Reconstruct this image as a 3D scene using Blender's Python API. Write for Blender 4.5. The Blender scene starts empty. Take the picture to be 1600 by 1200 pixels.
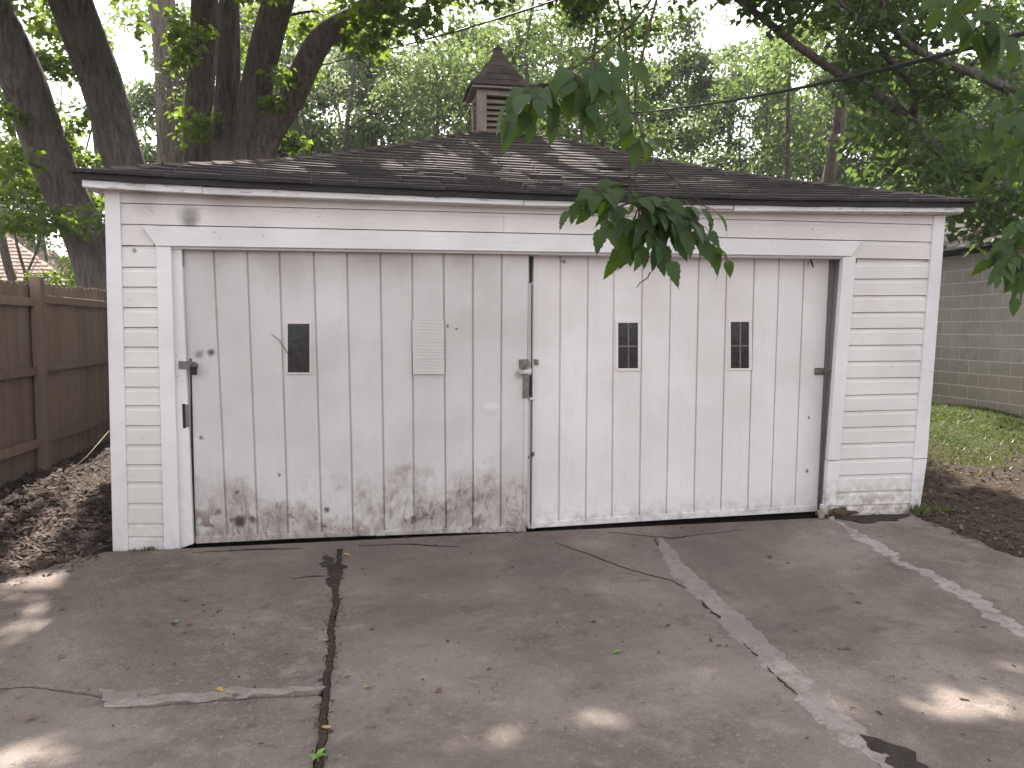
import bpy, bmesh, math, random
import numpy as np
from mathutils import Vector as V, Matrix, geometry, noise

# ------------------------------------------------------------------ camera, sky, sun, exposure
SC = bpy.context.scene
COL = SC.collection
YAW, PITCH, F = math.radians(10.2), math.atan(88 / 1200), 1200.0
CAM = V((0, -5.93, 1.6))
cam = bpy.data.cameras.new('camera'); co = bpy.data.objects.new('camera', cam); COL.objects.link(co)
cam.sensor_width = 36; cam.lens = 36 * F / 1600; cam.clip_end = 2000; cam.clip_start = 0.05
co.location = CAM; co.rotation_euler = (math.pi / 2 - PITCH, 0, -YAW); SC.camera = co
SUN_EL = math.radians(47)
SX = -0.10                                     # horizontal sun direction (towards the sun): (SX, 1)
_h = V((SX, 1, 0)).normalized()
TOSUN = V((_h.x * math.cos(SUN_EL), _h.y * math.cos(SUN_EL), math.sin(SUN_EL)))
w = bpy.data.worlds.new('World'); SC.world = w; w.use_nodes = True
nt = w.node_tree; nt.nodes.clear()
sky = nt.nodes.new('ShaderNodeTexSky'); sky.sky_type = 'NISHITA'; sky.sun_disc = False
sky.sun_elevation = SUN_EL; sky.sun_rotation = math.atan2(_h.x, _h.y)
sky.air_density = 1.0; sky.dust_density = 2.5; sky.ozone_density = 1.0
hs = nt.nodes.new('ShaderNodeHueSaturation'); hs.inputs['Saturation'].default_value = 0.12
bg = nt.nodes.new('ShaderNodeBackground'); bg.inputs['Strength'].default_value = 0.15
wo = nt.nodes.new('ShaderNodeOutputWorld')
nt.links.new(sky.outputs[0], hs.inputs['Color']); nt.links.new(hs.outputs[0], bg.inputs[0]); nt.links.new(bg.outputs[0], wo.inputs[0])
sl = bpy.data.lights.new('sun', 'SUN'); sl.energy = 4.2; sl.angle = math.radians(0.53); sl.color = (1, .93, .84)
so = bpy.data.objects.new('sun', sl); COL.objects.link(so); so.rotation_euler = (-TOSUN).to_track_quat('-Z', 'Y').to_euler(); so.location = (0, 20, 20)
vs = SC.view_settings; vs.view_transform = 'Standard'; vs.look = 'None'; vs.gamma = 1.0; vs.exposure = 1.88; vs.use_curve_mapping = False
SC.cycles.use_denoising = True; SC.cycles.max_bounces = 7; SC.cycles.transparent_max_bounces = 6
SC.cycles.diffuse_bounces = 4; SC.cycles.transmission_bounces = 4; SC.cycles.sample_clamp_indirect = 8

# ------------------------------------------------------------------ pixel -> place
RT = V((math.cos(YAW), -math.sin(YAW), 0)); FW = V((math.sin(YAW) * math.cos(PITCH), math.cos(YAW) * math.cos(PITCH), -math.sin(PITCH))); UP = RT.cross(FW)
def ray(x, y): return FW + RT * ((x - 800) / F) + UP * ((600 - y) / F)
def on_y(x, y, Y): r = ray(x, y); return CAM + r * ((Y - CAM.y) / r.y)
def on_z(x, y, Z=0.0): r = ray(x, y); return CAM + r * ((Z - CAM.z) / r.z)
def at(x, y, d): return CAM + ray(x, y) * d

# ------------------------------------------------------------------ objects
ORG = {}
def tag(o, label=None, cat=None, group=None, kind=None):
    for k, v in (('label', label), ('category', cat), ('group', group), ('kind', kind)):
        if v: o[k] = v
    return o
def link(o, org, parent):
    COL.objects.link(o); ORG[o.name] = V(org); o.location = V(org)
    if parent is not None:
        o.parent = parent; o.location = V(org) - ORG[parent.name]
    return o
def empty(name, loc, parent=None):
    o = bpy.data.objects.new(name, None); o.empty_display_size = .1
    return link(o, loc, parent)
def raw(name, verts, faces, mat, parent=None, smooth=False, org=None):
    a = [V(v) for v in verts]
    if org is None:
        org = V([(min(v[i] for v in a) + max(v[i] for v in a)) / 2 for i in range(3)])
    me = bpy.data.meshes.new(name); me.from_pydata([tuple(v - org) for v in a], [], faces); me.materials.append(mat)
    if smooth: me.polygons.foreach_set('use_smooth', [True] * len(me.polygons))
    me.update()
    return link(bpy.data.objects.new(name, me), org, parent)
def solid(name, verts, faces, mat, parent=None, bevel=0.0, seg=1):
    a = [V(v) for v in verts]
    org = V([(min(v[i] for v in a) + max(v[i] for v in a)) / 2 for i in range(3)])
    bm = bmesh.new(); bv = [bm.verts.new(v - org) for v in a]
    for f in faces: bm.faces.new([bv[i] for i in f])
    bmesh.ops.recalc_face_normals(bm, faces=bm.faces)
    if bevel: bmesh.ops.bevel(bm, geom=list(bm.edges), offset=bevel, segments=seg, affect='EDGES', clamp_overlap=True)
    me = bpy.data.meshes.new(name); bm.to_mesh(me); bm.free(); me.materials.append(mat)
    return link(bpy.data.objects.new(name, me), org, parent)
def prism(name, pts, dv, mat, parent=None, bevel=0.0, tri=False):
    n = len(pts); dv = V(dv)
    vs_ = [V(p) for p in pts] + [V(p) + dv for p in pts]
    fs = [tuple(range(n)), tuple(range(2 * n - 1, n - 1, -1))] + [(i, (i + 1) % n, (i + 1) % n + n, i + n) for i in range(n)]
    return solid(name, vs_, fs, mat, parent, bevel)
def box(name, c, s, mat, parent=None, bevel=0.0, rot=None):
    c = V(c); q = []
    for z in (-1, 1):
        for (x, y) in ((-1, -1), (1, -1), (1, 1), (-1, 1)):
            p = V((x * s[0] / 2, y * s[1] / 2, z * s[2] / 2))
            q.append(c + (rot @ p if rot else p))
    return solid(name, q, [(0, 1, 2, 3), (4, 5, 6, 7), (0, 1, 5, 4), (1, 2, 6, 5), (2, 3, 7, 6), (3, 0, 4, 7)], mat, parent, bevel)
def plate(name, px, Y, thick, mat, parent, bevel=.003):      # facade piece from pixel corners on plane y=Y, thickness into the wall
    return prism(name, [on_y(x, y, Y) for x, y in px], (0, thick, 0), mat, parent, bevel)
class Tubes:
    def __init__(s): s.v, s.f = [], []
    def add(s, pts, rad, n=7, cap=True, wob=0.0):
        pts = [V(p) for p in pts]; base = len(s.v); ref = V((.31, .93, .2))
        for i, p in enumerate(pts):
            t = (pts[min(i + 1, len(pts) - 1)] - pts[max(i - 1, 0)]).normalized()
            a = t.cross(ref); a = a.normalized() if a.length > .05 else t.cross(V((1, 0, 0))).normalized()
            b = t.cross(a)
            for k in range(n):
                th = 2 * math.pi * k / n; r = rad[i] * (1 + wob * math.sin(3 * th + i * .7 + base))
                s.v.append(p + (a * math.cos(th) + b * math.sin(th)) * r)
        for i in range(len(pts) - 1):
            for k in range(n):
                q = base + i * n
                s.f.append((q + k, q + (k + 1) % n, q + n + (k + 1) % n, q + n + k))
        if cap: s.f.append(tuple(base + (len(pts) - 1) * n + k for k in range(n))); s.f.append(tuple(base + k for k in range(n - 1, -1, -1)))
    def build(s, name, mat, parent=None): return raw(name, s.v, s.f, mat, parent, smooth=True)
def spline(pts, rad, sub=5):                                   # Catmull-Rom
    P, R = [], []
    pts = [V(p) for p in pts]
    for i in range(len(pts) - 1):
        p0, p1, p2, p3 = pts[max(i - 1, 0)], pts[i], pts[i + 1], pts[min(i + 2, len(pts) - 1)]
        for k in range(sub):
            t = k / sub
            P.append(.5 * ((2 * p1) + (p2 - p0) * t + (2 * p0 - 5 * p1 + 4 * p2 - p3) * t * t + (3 * p1 - p0 - 3 * p2 + p3) * t ** 3))
            R.append(rad[i] * (1 - t) + rad[i + 1] * t)
    return P + [pts[-1]], R + [rad[-1]]

# ------------------------------------------------------------------ materials
class NT:
    def __init__(s, name):
        s.m = bpy.data.materials.new(name); s.m.use_nodes = True; s.t = s.m.node_tree; s.t.nodes.clear()
        s.out = s.t.nodes.new('ShaderNodeOutputMaterial'); s._pos = None
    def n(s, typ, **kw):
        nd = s.t.nodes.new(typ)
        for k, v in kw.items():
            if k.startswith('_'): setattr(nd, k[1:], v)
            else: s.set(nd.inputs[k.replace('__', ' ')] if not k.startswith('i') or not k[1:].isdigit() else nd.inputs[int(k[1:])], v)
        return nd
    def set(s, inp, v):
        if isinstance(v, bpy.types.NodeSocket): s.t.links.new(v, inp)
        elif isinstance(v, (tuple, list)) and len(v) == 3 and inp.type == 'RGBA': inp.default_value = (*v, 1)
        else: inp.default_value = v
    def pos(s):
        if s._pos is None: s._pos = s.n('ShaderNodeNewGeometry').outputs['Position']
        return s._pos
    def math(s, op, a, b=0.0, c=None):
        nd = s.n('ShaderNodeMath', _operation=op, i0=a, i1=b)
        if c is not None: s.set(nd.inputs[2], c)
        return nd.outputs[0]
    def noise(s, scale, detail=4, rough=.55, vec=None, stretch=None, dist=0.0):
        vec = vec or s.pos()
        if stretch: vec = s.n('ShaderNodeVectorMath', _operation='MULTIPLY', i0=vec, i1=stretch).outputs[0]
        return s.n('ShaderNodeTexNoise', Vector=vec, Scale=scale, Detail=detail, Roughness=rough, Distortion=dist).outputs[0]
    def ramp(s, v, a, b, lo=0.0, hi=1.0, smooth=True):
        nd = s.n('ShaderNodeMapRange', Value=v); nd.interpolation_type = 'SMOOTHSTEP' if smooth else 'LINEAR'
        for k, q in zip(('From Min', 'From Max', 'To Min', 'To Max'), (a, b, lo, hi)): s.set(nd.inputs[k], q)
        return nd.outputs[0]
    def mix(s, f, a, b, mode='MIX'):
        nd = s.n('ShaderNodeMix', _data_type='RGBA', _blend_type=mode)
        s.set(nd.inputs[0], f); s.set(nd.inputs[6], a); s.set(nd.inputs[7], b); return nd.outputs[2]
    def xyz(s): nd = s.n('ShaderNodeSeparateXYZ', i0=s.pos()); return nd.outputs
    def bump(s, h, strength=.3, dist=.01, normal=None):
        nd = s.n('ShaderNodeBump', Strength=strength, Distance=dist, Height=h)
        if normal: s.set(nd.inputs['Normal'], normal)
        return nd.outputs[0]
    def surf(s, color, rough=.7, spec=.3, normal=None, metal=0.0):
        p = s.n('ShaderNodeBsdfPrincipled', Roughness=rough, Metallic=metal); s.set(p.inputs['Base Color'], color)
        p.inputs['Specular IOR Level'].default_value = spec
        if normal: s.set(p.inputs['Normal'], normal)
        s.t.links.new(p.outputs[0], s.out.inputs['Surface']); return s.m
    def rnd_obj(s): return s.n('ShaderNodeObjectInfo').outputs['Random']
    def island(s): return s.n('ShaderNodeNewGeometry').outputs['Random Per Island']

def paint(name, base, door=False, rot=0.0):
    m = NT(name)
    x, y, z = m.xyz()
    n1 = m.noise(1.6, 5); n2 = m.noise(14, 5, .65); fine = m.noise(120, 3, .6)
    grain = m.noise(9, 4, .6, stretch=(9, 9, .5) if door else (.5, 9, 9))
    c = m.mix(m.ramp(n1, .3, .7), base, tuple(b * k for b, k in zip(base, (.86, .85, .84))))
    c = m.mix(m.math('MULTIPLY', m.ramp(grain, .5, .75), .16), c, (.42, .37, .34))
    rv = m.rnd_obj(); c = m.mix(m.ramp(rv, 0, 1, 0, .14, False), c, (.50, .47, .46))
    # small chips down to grey wood
    chip = m.math('MULTIPLY', m.ramp(n2, .70, .735), m.ramp(m.noise(2.3, 3), .5, .62))
    c = m.mix(m.math('MULTIPLY', chip, .85), c, (.16, .13, .115))
    pits = m.ramp(m.noise(46, 2, .5), .755, .79)
    c = m.mix(m.math('MULTIPLY', pits, .5), c, (.12, .10, .09))
    h = m.math('ADD', m.math('MULTIPLY', grain, .6), m.math('SUBTRACT', m.math('MULTIPLY', fine, .35), m.math('MULTIPLY', chip, .7)))
    if door:
        # splash dirt and rust worn into the foot of the left door
        side = m.ramp(y, .104, .096)
        edge = m.math('ADD', m.ramp(m.noise(2.6, 5, .68), .3, .7, -.34, .36, False), .24)
        edge = m.math('ADD', edge, m.math('MULTIPLY', m.ramp(m.math('ABSOLUTE', m.math('SUBTRACT', x, on_y(660, 800, .06).x)), .95, .1), .14))
        low = m.math('MULTIPLY', m.ramp(m.math('SUBTRACT', z, edge), .30, -.30), side)
        c = m.mix(m.math('MULTIPLY', m.math('MULTIPLY', side, .40), m.ramp(m.noise(.8, 4, .6), .25, .7, .65, 1.0, False)), c, (.27, .248, .243))
        top = m.math('MULTIPLY', m.ramp(z, 1.75, 2.15), m.ramp(n1, .3, .65)); c = m.mix(m.math('MULTIPLY', m.math('MULTIPLY', top, side), .35), c, (.22, .19, .175))  # brownish shade below the header, put into the left door's colour
        streak = m.ramp(m.noise(11, 6, .75, stretch=(1.4, 1, .6), dist=.9), .42, .66)
        c = m.mix(m.math('MULTIPLY', m.math('MULTIPLY', low, m.ramp(m.noise(5, 5, .7), .3, .62)), .62), c, (.29, .225, .195))
        c = m.mix(m.math('MULTIPLY', m.math('MULTIPLY', low, streak), .62), c, (.105, .078, .066))
        rust = m.math('MULTIPLY', m.math('MULTIPLY', m.ramp(m.noise(6, 4, .6), .60, .67), m.ramp(z, .42, .05)), side)
        c = m.mix(m.math('MULTIPLY', rust, .8), c, (.085, .045, .03))
        lowr = m.math('MULTIPLY', m.ramp(z, .22, .0), m.ramp(n2, .4, .7))
        c = m.mix(m.math('MULTIPLY', lowr, .5), c, (.26, .22, .2))
        peel = m.math('MULTIPLY', m.ramp(m.noise(7.5, 6, .72, dist=1.0), .615, .635), m.ramp(z, .5, .12)); peel = m.math('MULTIPLY', peel, side)
        c = m.mix(m.math('MULTIPLY', peel, .6), c, (.10, .068, .05))
        h = m.math('SUBTRACT', h, m.math('ADD', m.math('MULTIPLY', m.math('MULTIPLY', low, streak), .9), m.math('MULTIPLY', peel, 1.5)))
        dent = None
        for (px, py, r, amt) in ((768, 640, .09, 1.3), (722, 748, .13, -1.6), (705, 765, .07, 1.2), (640, 770, .10, -.8), (790, 800, .11, .9), (470, 800, .1, -.6), (395, 760, .09, .6)):
            P = on_y(px, py, .06)
            d = m.n('ShaderNodeVectorMath', _operation='DISTANCE', i0=m.n('ShaderNodeVectorMath', _operation='MULTIPLY', i0=m.pos(), i1=(1, 0, 1.5)).outputs[0], i1=(P.x, 0, P.z * 1.5)).outputs['Value']
            q = m.math('MULTIPLY', m.ramp(d, r, 0), amt); dent = q if dent is None else m.math('ADD', dent, q)
        nb = m.bump(m.math('ADD', dent, m.math('MULTIPLY', m.noise(2.5, 2), .5)), .35, .014)
    else:
        lo = m.math('MULTIPLY', m.ramp(z, .40, .02), m.ramp(n2, .34, .66))
        lo = m.math('MULTIPLY', lo, m.ramp(x, 3.4, 3.9, .25, 1.0))
        c = m.mix(m.math('MULTIPLY', lo, .8), c, (.26, .20, .16))
        nb = None
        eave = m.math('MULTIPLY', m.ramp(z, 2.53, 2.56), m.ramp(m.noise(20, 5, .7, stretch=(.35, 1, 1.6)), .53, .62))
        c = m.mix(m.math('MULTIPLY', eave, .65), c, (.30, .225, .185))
        worn = m.math('MULTIPLY', m.ramp(m.noise(30, 5, .75, stretch=(.5, 1, 1)), .62, .68), m.ramp(m.noise(3.1, 3), .48, .6))
        c = m.mix(m.math('MULTIPLY', worn, .6), c, (.24, .20, .18))
    # sooty marks (smudges of spray and handling) where the photo has them
    Y0 = .06 if door else 0.0
    spots = ((331, 551, .034, .9), (312, 553, .04, .55), (835, 712, .016, .95), (828, 717, .016, .95), (884, 408, .02, .8), (812, 585, .05, .35), (1270, 410, .012, .7), (315, 684, .022, .7), (372, 770, .02, .9), (375, 815, .055, .95), (510, 797, .03, .9), (700, 508, .014, .85), (714, 513, .014, .85), (1268, 737, .018, .8), (1271, 653, .012, .9), (436, 742, .012, .8), (395, 812, .03, .8), (340, 800, .03, .7), (745, 815, .045, .6)) if door else ((296, 338, .085, .55), (300, 350, .05, .4), (228, 312, .12, .2), (350, 308, .15, .18), (210, 392, .02, .7))
    wob = m.n('ShaderNodeVectorMath', _operation='SCALE', i0=m.n('ShaderNodeTexNoise', Vector=m.pos(), Scale=16.0, Detail=4.0).outputs['Color'])
    wob.inputs['Scale'].default_value = .06
    pw = m.n('ShaderNodeVectorMath', _operation='ADD', i0=m.pos(), i1=wob.outputs[0]).outputs[0]
    flat = m.n('ShaderNodeVectorMath', _operation='MULTIPLY', i0=pw, i1=(1, 0, 1)).outputs[0]
    for (px, py, r, amt) in spots:
        P = on_y(px, py, Y0)
        d = m.n('ShaderNodeVectorMath', _operation='DISTANCE', i0=flat, i1=(P.x + .03, 0, P.z + .03)).outputs['Value']
        c = m.mix(m.ramp(d, r * 1.25, r * .25, 0, amt), c, (.045, .036, .032))
    return m.surf(c, .62, .25, m.bump(h, .28, .006, nb))
PAINT = paint('white_paint_siding', (.73, .685, .67))
TRIM = paint('white_paint_trim', (.76, .735, .75))
JAMB_SHADE = paint('shade_grey_worn_jamb', (.30, .285, .275))  # grey base colour stands in for shade in the right door reveal
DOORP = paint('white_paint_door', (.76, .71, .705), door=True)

def mat_concrete(name, base, dark, light, under=None):
    m = NT(name)
    n1 = m.noise(.9, 6, .6, dist=.5); n2 = m.noise(4.5, 6, .65); n3 = m.noise(40, 4, .7); n4 = m.noise(230, 2, .5)
    c = m.mix(m.ramp(n1, .3, .7), dark, base)
    c = m.mix(m.math('MULTIPLY', m.ramp(n2, .5, .72), .55), c, light)
    c = m.mix(m.math('MULTIPLY', m.ramp(n2, .46, .3), .6), c, tuple(k * .6 for k in dark))
    c = m.mix(m.math('MULTIPLY', m.ramp(n3, .52, .72), .6), c, light)
    c = m.mix(m.math('MULTIPLY', m.ramp(n4, .5, .64), .6), c, tuple(k * .45 for k in dark))
    c = m.mix(m.math('MULTIPLY', m.ramp(m.noise(70, 2, .5), .73, .77), .8), c, (.05, .04, .035))
    c = m.mix(m.math('MULTIPLY', m.ramp(m.noise(.55, 5, .62), .44, .62), .62), c, tuple(k * .72 for k in dark))
    c = m.mix(m.math('MULTIPLY', m.ramp(m.noise(17, 5, .7), .6, .68), .5), c, tuple(k * .55 for k in dark))
    if under: c = m.mix(m.math('MULTIPLY', m.ramp(m.noise(8, 6, .75), .47, .6), .85), c, under)
    sc = m.ramp(m.noise(2.2, 6, .7, stretch=(1, 2.2, 1), dist=1.2), .60, .70)
    c = m.mix(m.math('MULTIPLY', sc, .55), c, (.075, .062, .055))
    h = m.math('ADD', m.math('MULTIPLY', n3, .7), m.math('ADD', m.math('MULTIPLY', n4, .5), m.math('MULTIPLY', n2, .8)))
    return m.surf(c, .88, .22, m.bump(h, .5, .008))
CONC = mat_concrete('weathered_concrete', (.262, .216, .19), (.145, .116, .101), (.345, .297, .267))
PATCH = mat_concrete('concrete_patch', (.345, .305, .28), (.25, .217, .197), (.42, .375, .345), (.21, .175, .155))
PATCHW = mat_concrete('pale_mortar_patch', (.42, .385, .36), (.30, .265, .245), (.5, .46, .43), (.23, .195, .175))

def simple(name, cols, scale, rough=.85, spec=.2, bump=.4, bd=.01, stretch=None, island=False, fine=60, obj=False):
    m = NT(name)
    n1 = m.noise(scale, 5, .6, stretch=stretch); n2 = m.noise(fine, 3, .6, stretch=stretch)
    c = m.mix(m.ramp(n1, .3, .7), cols[0], cols[1])
    c = m.mix(m.math('MULTIPLY', m.ramp(n2, .45, .75), .5), c, cols[2] if len(cols) > 2 else cols[0])
    if island: c = m.mix(.75, c, m.mix(m.ramp(m.island(), .1, .9, smooth=False), cols[0], cols[2]))
    if obj: c = m.mix(m.ramp(m.rnd_obj(), 0, 1, 0, .6, False), c, cols[2])
    return m.surf(c, rough, spec, m.bump(m.math('ADD', n1, n2), bump, bd))
SOIL = simple('dark_soil', [(.034, .026, .021), (.06, .046, .037), (.02, .016, .013)], 7, bump=.9, bd=.03)
MULCH = simple('wood_mulch', [(.042, .028, .023), (.075, .052, .042), (.15, .112, .095)], 4, island=True)
LITTER = simple('leaf_litter', [(.055, .038, .029), (.09, .063, .046), (.16, .115, .085)], 4, island=True)
def mat_shingle(name, A, B, C, mossy):
    m = NT(name)
    r = m.rnd_obj(); isl = m.island()
    q = m.math('FRACT', m.math('ADD', r, isl))
    c = m.mix(m.ramp(q, 0, 1, smooth=False), A, B)
    n = m.noise(5, 5, .65); g = m.noise(320, 2, .5)
    c = m.mix(m.math('MULTIPLY', m.ramp(n, .45, .7), .6), c, C)
    c = m.mix(m.math('MULTIPLY', m.ramp(m.noise(9, 4), .6, .72), .5), c, mossy)
    c = m.mix(m.math('MULTIPLY', m.ramp(g, .5, .7), .45), c, tuple(k * 1.7 for k in B))
    return m.surf(c, .92, .2, m.bump(m.math('ADD', m.noise(60, 3), g), .6, .006))
SHIN = mat_shingle('asphalt_shingle', (.072, .058, .054), (.125, .10, .093), (.045, .037, .035), (.035, .035, .03))
PINKS = mat_shingle('pink_brown_shingle', (.33, .245, .22), (.37, .275, .245), (.30, .22, .195), (.3, .22, .19))
DARKS = mat_shingle('dark_roofing', (.032, .027, .026), (.05, .042, .039), (.022, .019, .019), (.03, .03, .025))
TAR = simple('black_roof_edge', [(.016, .014, .014), (.028, .024, .024), (.045, .04, .038)], 6, .75, .3)
def mat_bark(name, A, B, C, sc=1.0):
    m = NT(name)
    r = m.noise(16 * sc, 6, .7, stretch=(1, 1, .16), dist=.7); f = m.noise(60 * sc, 3, .6, stretch=(1, 1, .3)); b = m.noise(1.3, 4)
    c = m.mix(m.ramp(r, .35, .65), C, A); c = m.mix(m.math('MULTIPLY', m.ramp(b, .4, .7), .6), c, B); c = m.mix(m.math('MULTIPLY', m.ramp(f, .5, .8), .35), c, C)
    return m.surf(c, .95, .12, m.bump(m.math('ADD', r, m.math('MULTIPLY', f, .4)), .9, .05 / sc))
BARK = mat_bark('dark_furrowed_bark', (.165, .137, .128), (.125, .108, .103), (.055, .044, .041))
BARKP = mat_bark('pale_bark', (.23, .185, .165), (.17, .14, .125), (.075, .058, .05))
BARKG = mat_bark('grey_bark', (.15, .13, .115), (.12, .105, .09), (.05, .042, .036), 1.6)
TWIG = simple('twig_bark', [(.05, .038, .028), (.08, .06, .04), (.035, .028, .02)], 20)
def mat_leaf(name, A, B, T, tr=.42, obj=False, rough=.45):
    m = NT(name)
    k = m.rnd_obj() if obj else m.island()
    nz = m.noise(.55, 3); k2 = m.ramp(nz, .3, .7)
    c = m.mix(m.ramp(k, 0, 1, smooth=False), A, B); c = m.mix(m.math('MULTIPLY', k2, .35), c, tuple(q * 1.35 for q in B))
    t = m.mix(m.ramp(k, 0, 1, smooth=False), T, tuple(q * .7 for q in T))
    p = m.n('ShaderNodeBsdfPrincipled', Roughness=rough); m.set(p.inputs['Base Color'], c); p.inputs['Specular IOR Level'].default_value = .35
    tl = m.n('ShaderNodeBsdfTranslucent', Color=t)
    mx = m.n('ShaderNodeMixShader', i0=tr); m.t.links.new(p.outputs[0], mx.inputs[1]); m.t.links.new(tl.outputs[0], mx.inputs[2])
    m.t.links.new(mx.outputs[0], m.out.inputs['Surface']); return m.m
LEAF_M = mat_leaf('maple_leaves', (.045, .082, .020), (.075, .12, .026), (.24, .34, .035), .5)
LEAF_B = mat_leaf('woodland_leaves', (.042, .076, .03), (.072, .116, .044), (.21, .30, .08), .47)
LEAF_D = mat_leaf('dark_woodland_leaves', (.030, .058, .024), (.052, .088, .032), (.16, .25, .05), .42)
LEAF_P = mat_leaf('pale_willowy_leaves', (.10, .135, .07), (.14, .18, .10), (.30, .36, .16), .5)
LEAF_N = mat_leaf('near_broad_leaves', (.015, .037, .013), (.030, .060, .018), (.20, .34, .02), .30, obj=True, rough=.6)
GRASS = mat_leaf('grass_blades', (.07, .105, .028), (.125, .145, .05), (.17, .21, .04), .35)
FENCE = simple('stained_fence_wood', [(.25, .19, .15), (.32, .245, .195), (.17, .128, .10)], 2.2, .85, .15, .5, .006, stretch=(6, 6, .6), fine=14, obj=True)
RAWOOD = simple('bare_weathered_wood', [(.21, .178, .15), (.29, .25, .215), (.115, .095, .08)], 5, .9, .1, .5, .006, stretch=(4, 4, 1), fine=40)
def mat_block():
    m = NT('concrete_block'); x, y, z = m.xyz()
    n1 = m.noise(1.4, 5, .6); n2 = m.noise(7, 5, .65); n3 = m.noise(150, 3, .6)
    c = m.mix(m.ramp(n1, .3, .7), (.52, .45, .445), (.38, .325, .32))
    c = m.mix(m.ramp(m.rnd_obj(), 0, 1, 0, .45, False), c, (.33, .30, .285))
    c = m.mix(m.math('MULTIPLY', m.ramp(n2, .5, .7), .5), c, (.52, .49, .47))
    lo = m.ramp(m.math('ADD', z, m.ramp(n1, .3, .7, -.2, .2, False)), 1.15, .85)
    c = m.mix(m.math('MULTIPLY', lo, .5), c, (.33, .27, .205))
    return m.surf(c, .93, .15, m.bump(m.math('ADD', n3, n2), .6, .008))
BLOCK = mat_block()
MORTAR = simple('mortar', [(.72, .66, .64), (.6, .54, .52), (.76, .7, .68)], 9)
STEEL = simple('weathered_steel', [(.20, .19, .18), (.12, .105, .095), (.27, .25, .235)], 30, .5, .5, .3, .002)
STEEL.node_tree.nodes['Principled BSDF'].inputs['Metallic'].default_value = .6
BLACK = simple('black_rubber_and_gaps', [(.012, .012, .013), (.02, .02, .02), (.008, .008, .008)], 20, .6, .3)
DARKIN = simple('dark_interior', [(.03, .027, .025), (.02, .018, .017), (.04, .035, .03)], 3)
ROT = simple('rotten_wood', [(.13, .085, .055), (.045, .03, .022), (.26, .19, .13)], 18, .95, .1, 1, .02)
STONE = simple('beige_stone', [(.26, .21, .165), (.33, .28, .23), (.15, .12, .095)], 14, .9, .2, .8, .01)
def mat_glass():
    m = NT('dusty_glass'); n = m.noise(30, 4, .6)
    p = m.n('ShaderNodeBsdfPrincipled', Roughness=.12); m.set(p.inputs['Base Color'], m.mix(m.ramp(n, .4, .7), (.012, .012, .013), (.03, .03, .032))); p.inputs['Specular IOR Level'].default_value = .5
    m.t.links.new(p.outputs[0], m.out.inputs['Surface']); return m.m
GLASS = mat_glass()

rng = random.Random(7); npr = np.random.default_rng(11)

# ------------------------------------------------------------------ ground, driveway
def sst(a, b, x): t = max(0, min(1, (x - a) / (b - a))); return t * t * (3 - 2 * t)
LEDGE = [on_z(175, 860), on_z(80, 886), on_z(0, 906), V((-3.3, -1.9, 0)), V((-3.5, -4, 0)), V((-3.5, -9, 0))]
REDGE = [on_z(1425, 804), on_z(1480, 826), on_z(1540, 850), on_z(1600, 872), V((4.7, -2.2, 0)), V((4.75, -9, 0))]
def edge_x(E, y): return float(np.interp(-y, [-p.y for p in E], [p.x for p in E]))
def in_drive(x, y, m=0.0):
    return y < -.02 and y > -9 and edge_x(LEDGE, y) - m < x < edge_x(REDGE, y) + m
def gz(x, y):
    z = .02 * noise.noise(V((x * .8, y * .8, 0))) + .012 * noise.noise(V((x * 3, y * 3, 2)))
    z += .36 * sst(-.4, 4.6, y) * sst(4.4, 6.2, x)
    z += .05 * sst(-2.2, -3.4, x) * sst(-2, 1, y)
    if -1.9 < x < 4.75 and -.02 < y < 6.4: z = -.12
    elif in_drive(x, y, .03): z = -.10
    return z
def axis(lo, hi, step, far): 
    a = list(np.arange(lo, hi + 1e-6, step)); k = step
    l, r = [a[0]], [a[-1]]
    while r[-1] < far: k *= 1.5; r.append(r[-1] + k); l.append(l[-1] - k)
    return l[:0:-1] + a + r[1:]
gx, gy = axis(-7, 11, .15, 260), axis(-6, 12, .15, 260)
gv = [(x, y, gz(x, y)) for y in gy for x in gx]; nx = len(gx)
gf = [(j * nx + i, j * nx + i + 1, (j + 1) * nx + i + 1, (j + 1) * nx + i) for j in range(len(gy) - 1) for i in range(nx - 1)]
def mat_ground():
    m = NT('ground_soil_and_grass'); x, y, z = m.xyz()
    n1 = m.noise(1.2, 5, .6); n2 = m.noise(12, 5, .65); n3 = m.noise(70, 3, .6)
    s = m.mix(m.ramp(n2, .3, .7), (.048, .036, .029), (.088, .067, .053)); s = m.mix(m.math('MULTIPLY', m.ramp(n3, .5, .7), .6), s, (.14, .105, .08))
    g = m.mix(m.ramp(n2, .3, .7), (.038, .062, .017), (.07, .092, .028)); g = m.mix(m.ramp(n3, .6, .8), g, (.11, .09, .05))
    f = m.ramp(m.math('ADD', y, m.ramp(n1, .3, .7, -.8, .8, False)), 1.3, 2.1)
    f = m.math('MULTIPLY', f, m.ramp(x, 4.2, 4.8)); f = m.math('MAXIMUM', f, m.ramp(y, 9, 11))
    return m.surf(m.mix(f, s, g), .95, .1, m.bump(m.math('ADD', n2, n3), .9, .03))
ground = raw('ground', gv, gf, mat_ground(), smooth=True, org=V((0, 0, 0)))
tag(ground, 'dark bare soil and thin grass round the garage', kind='structure')

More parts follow.
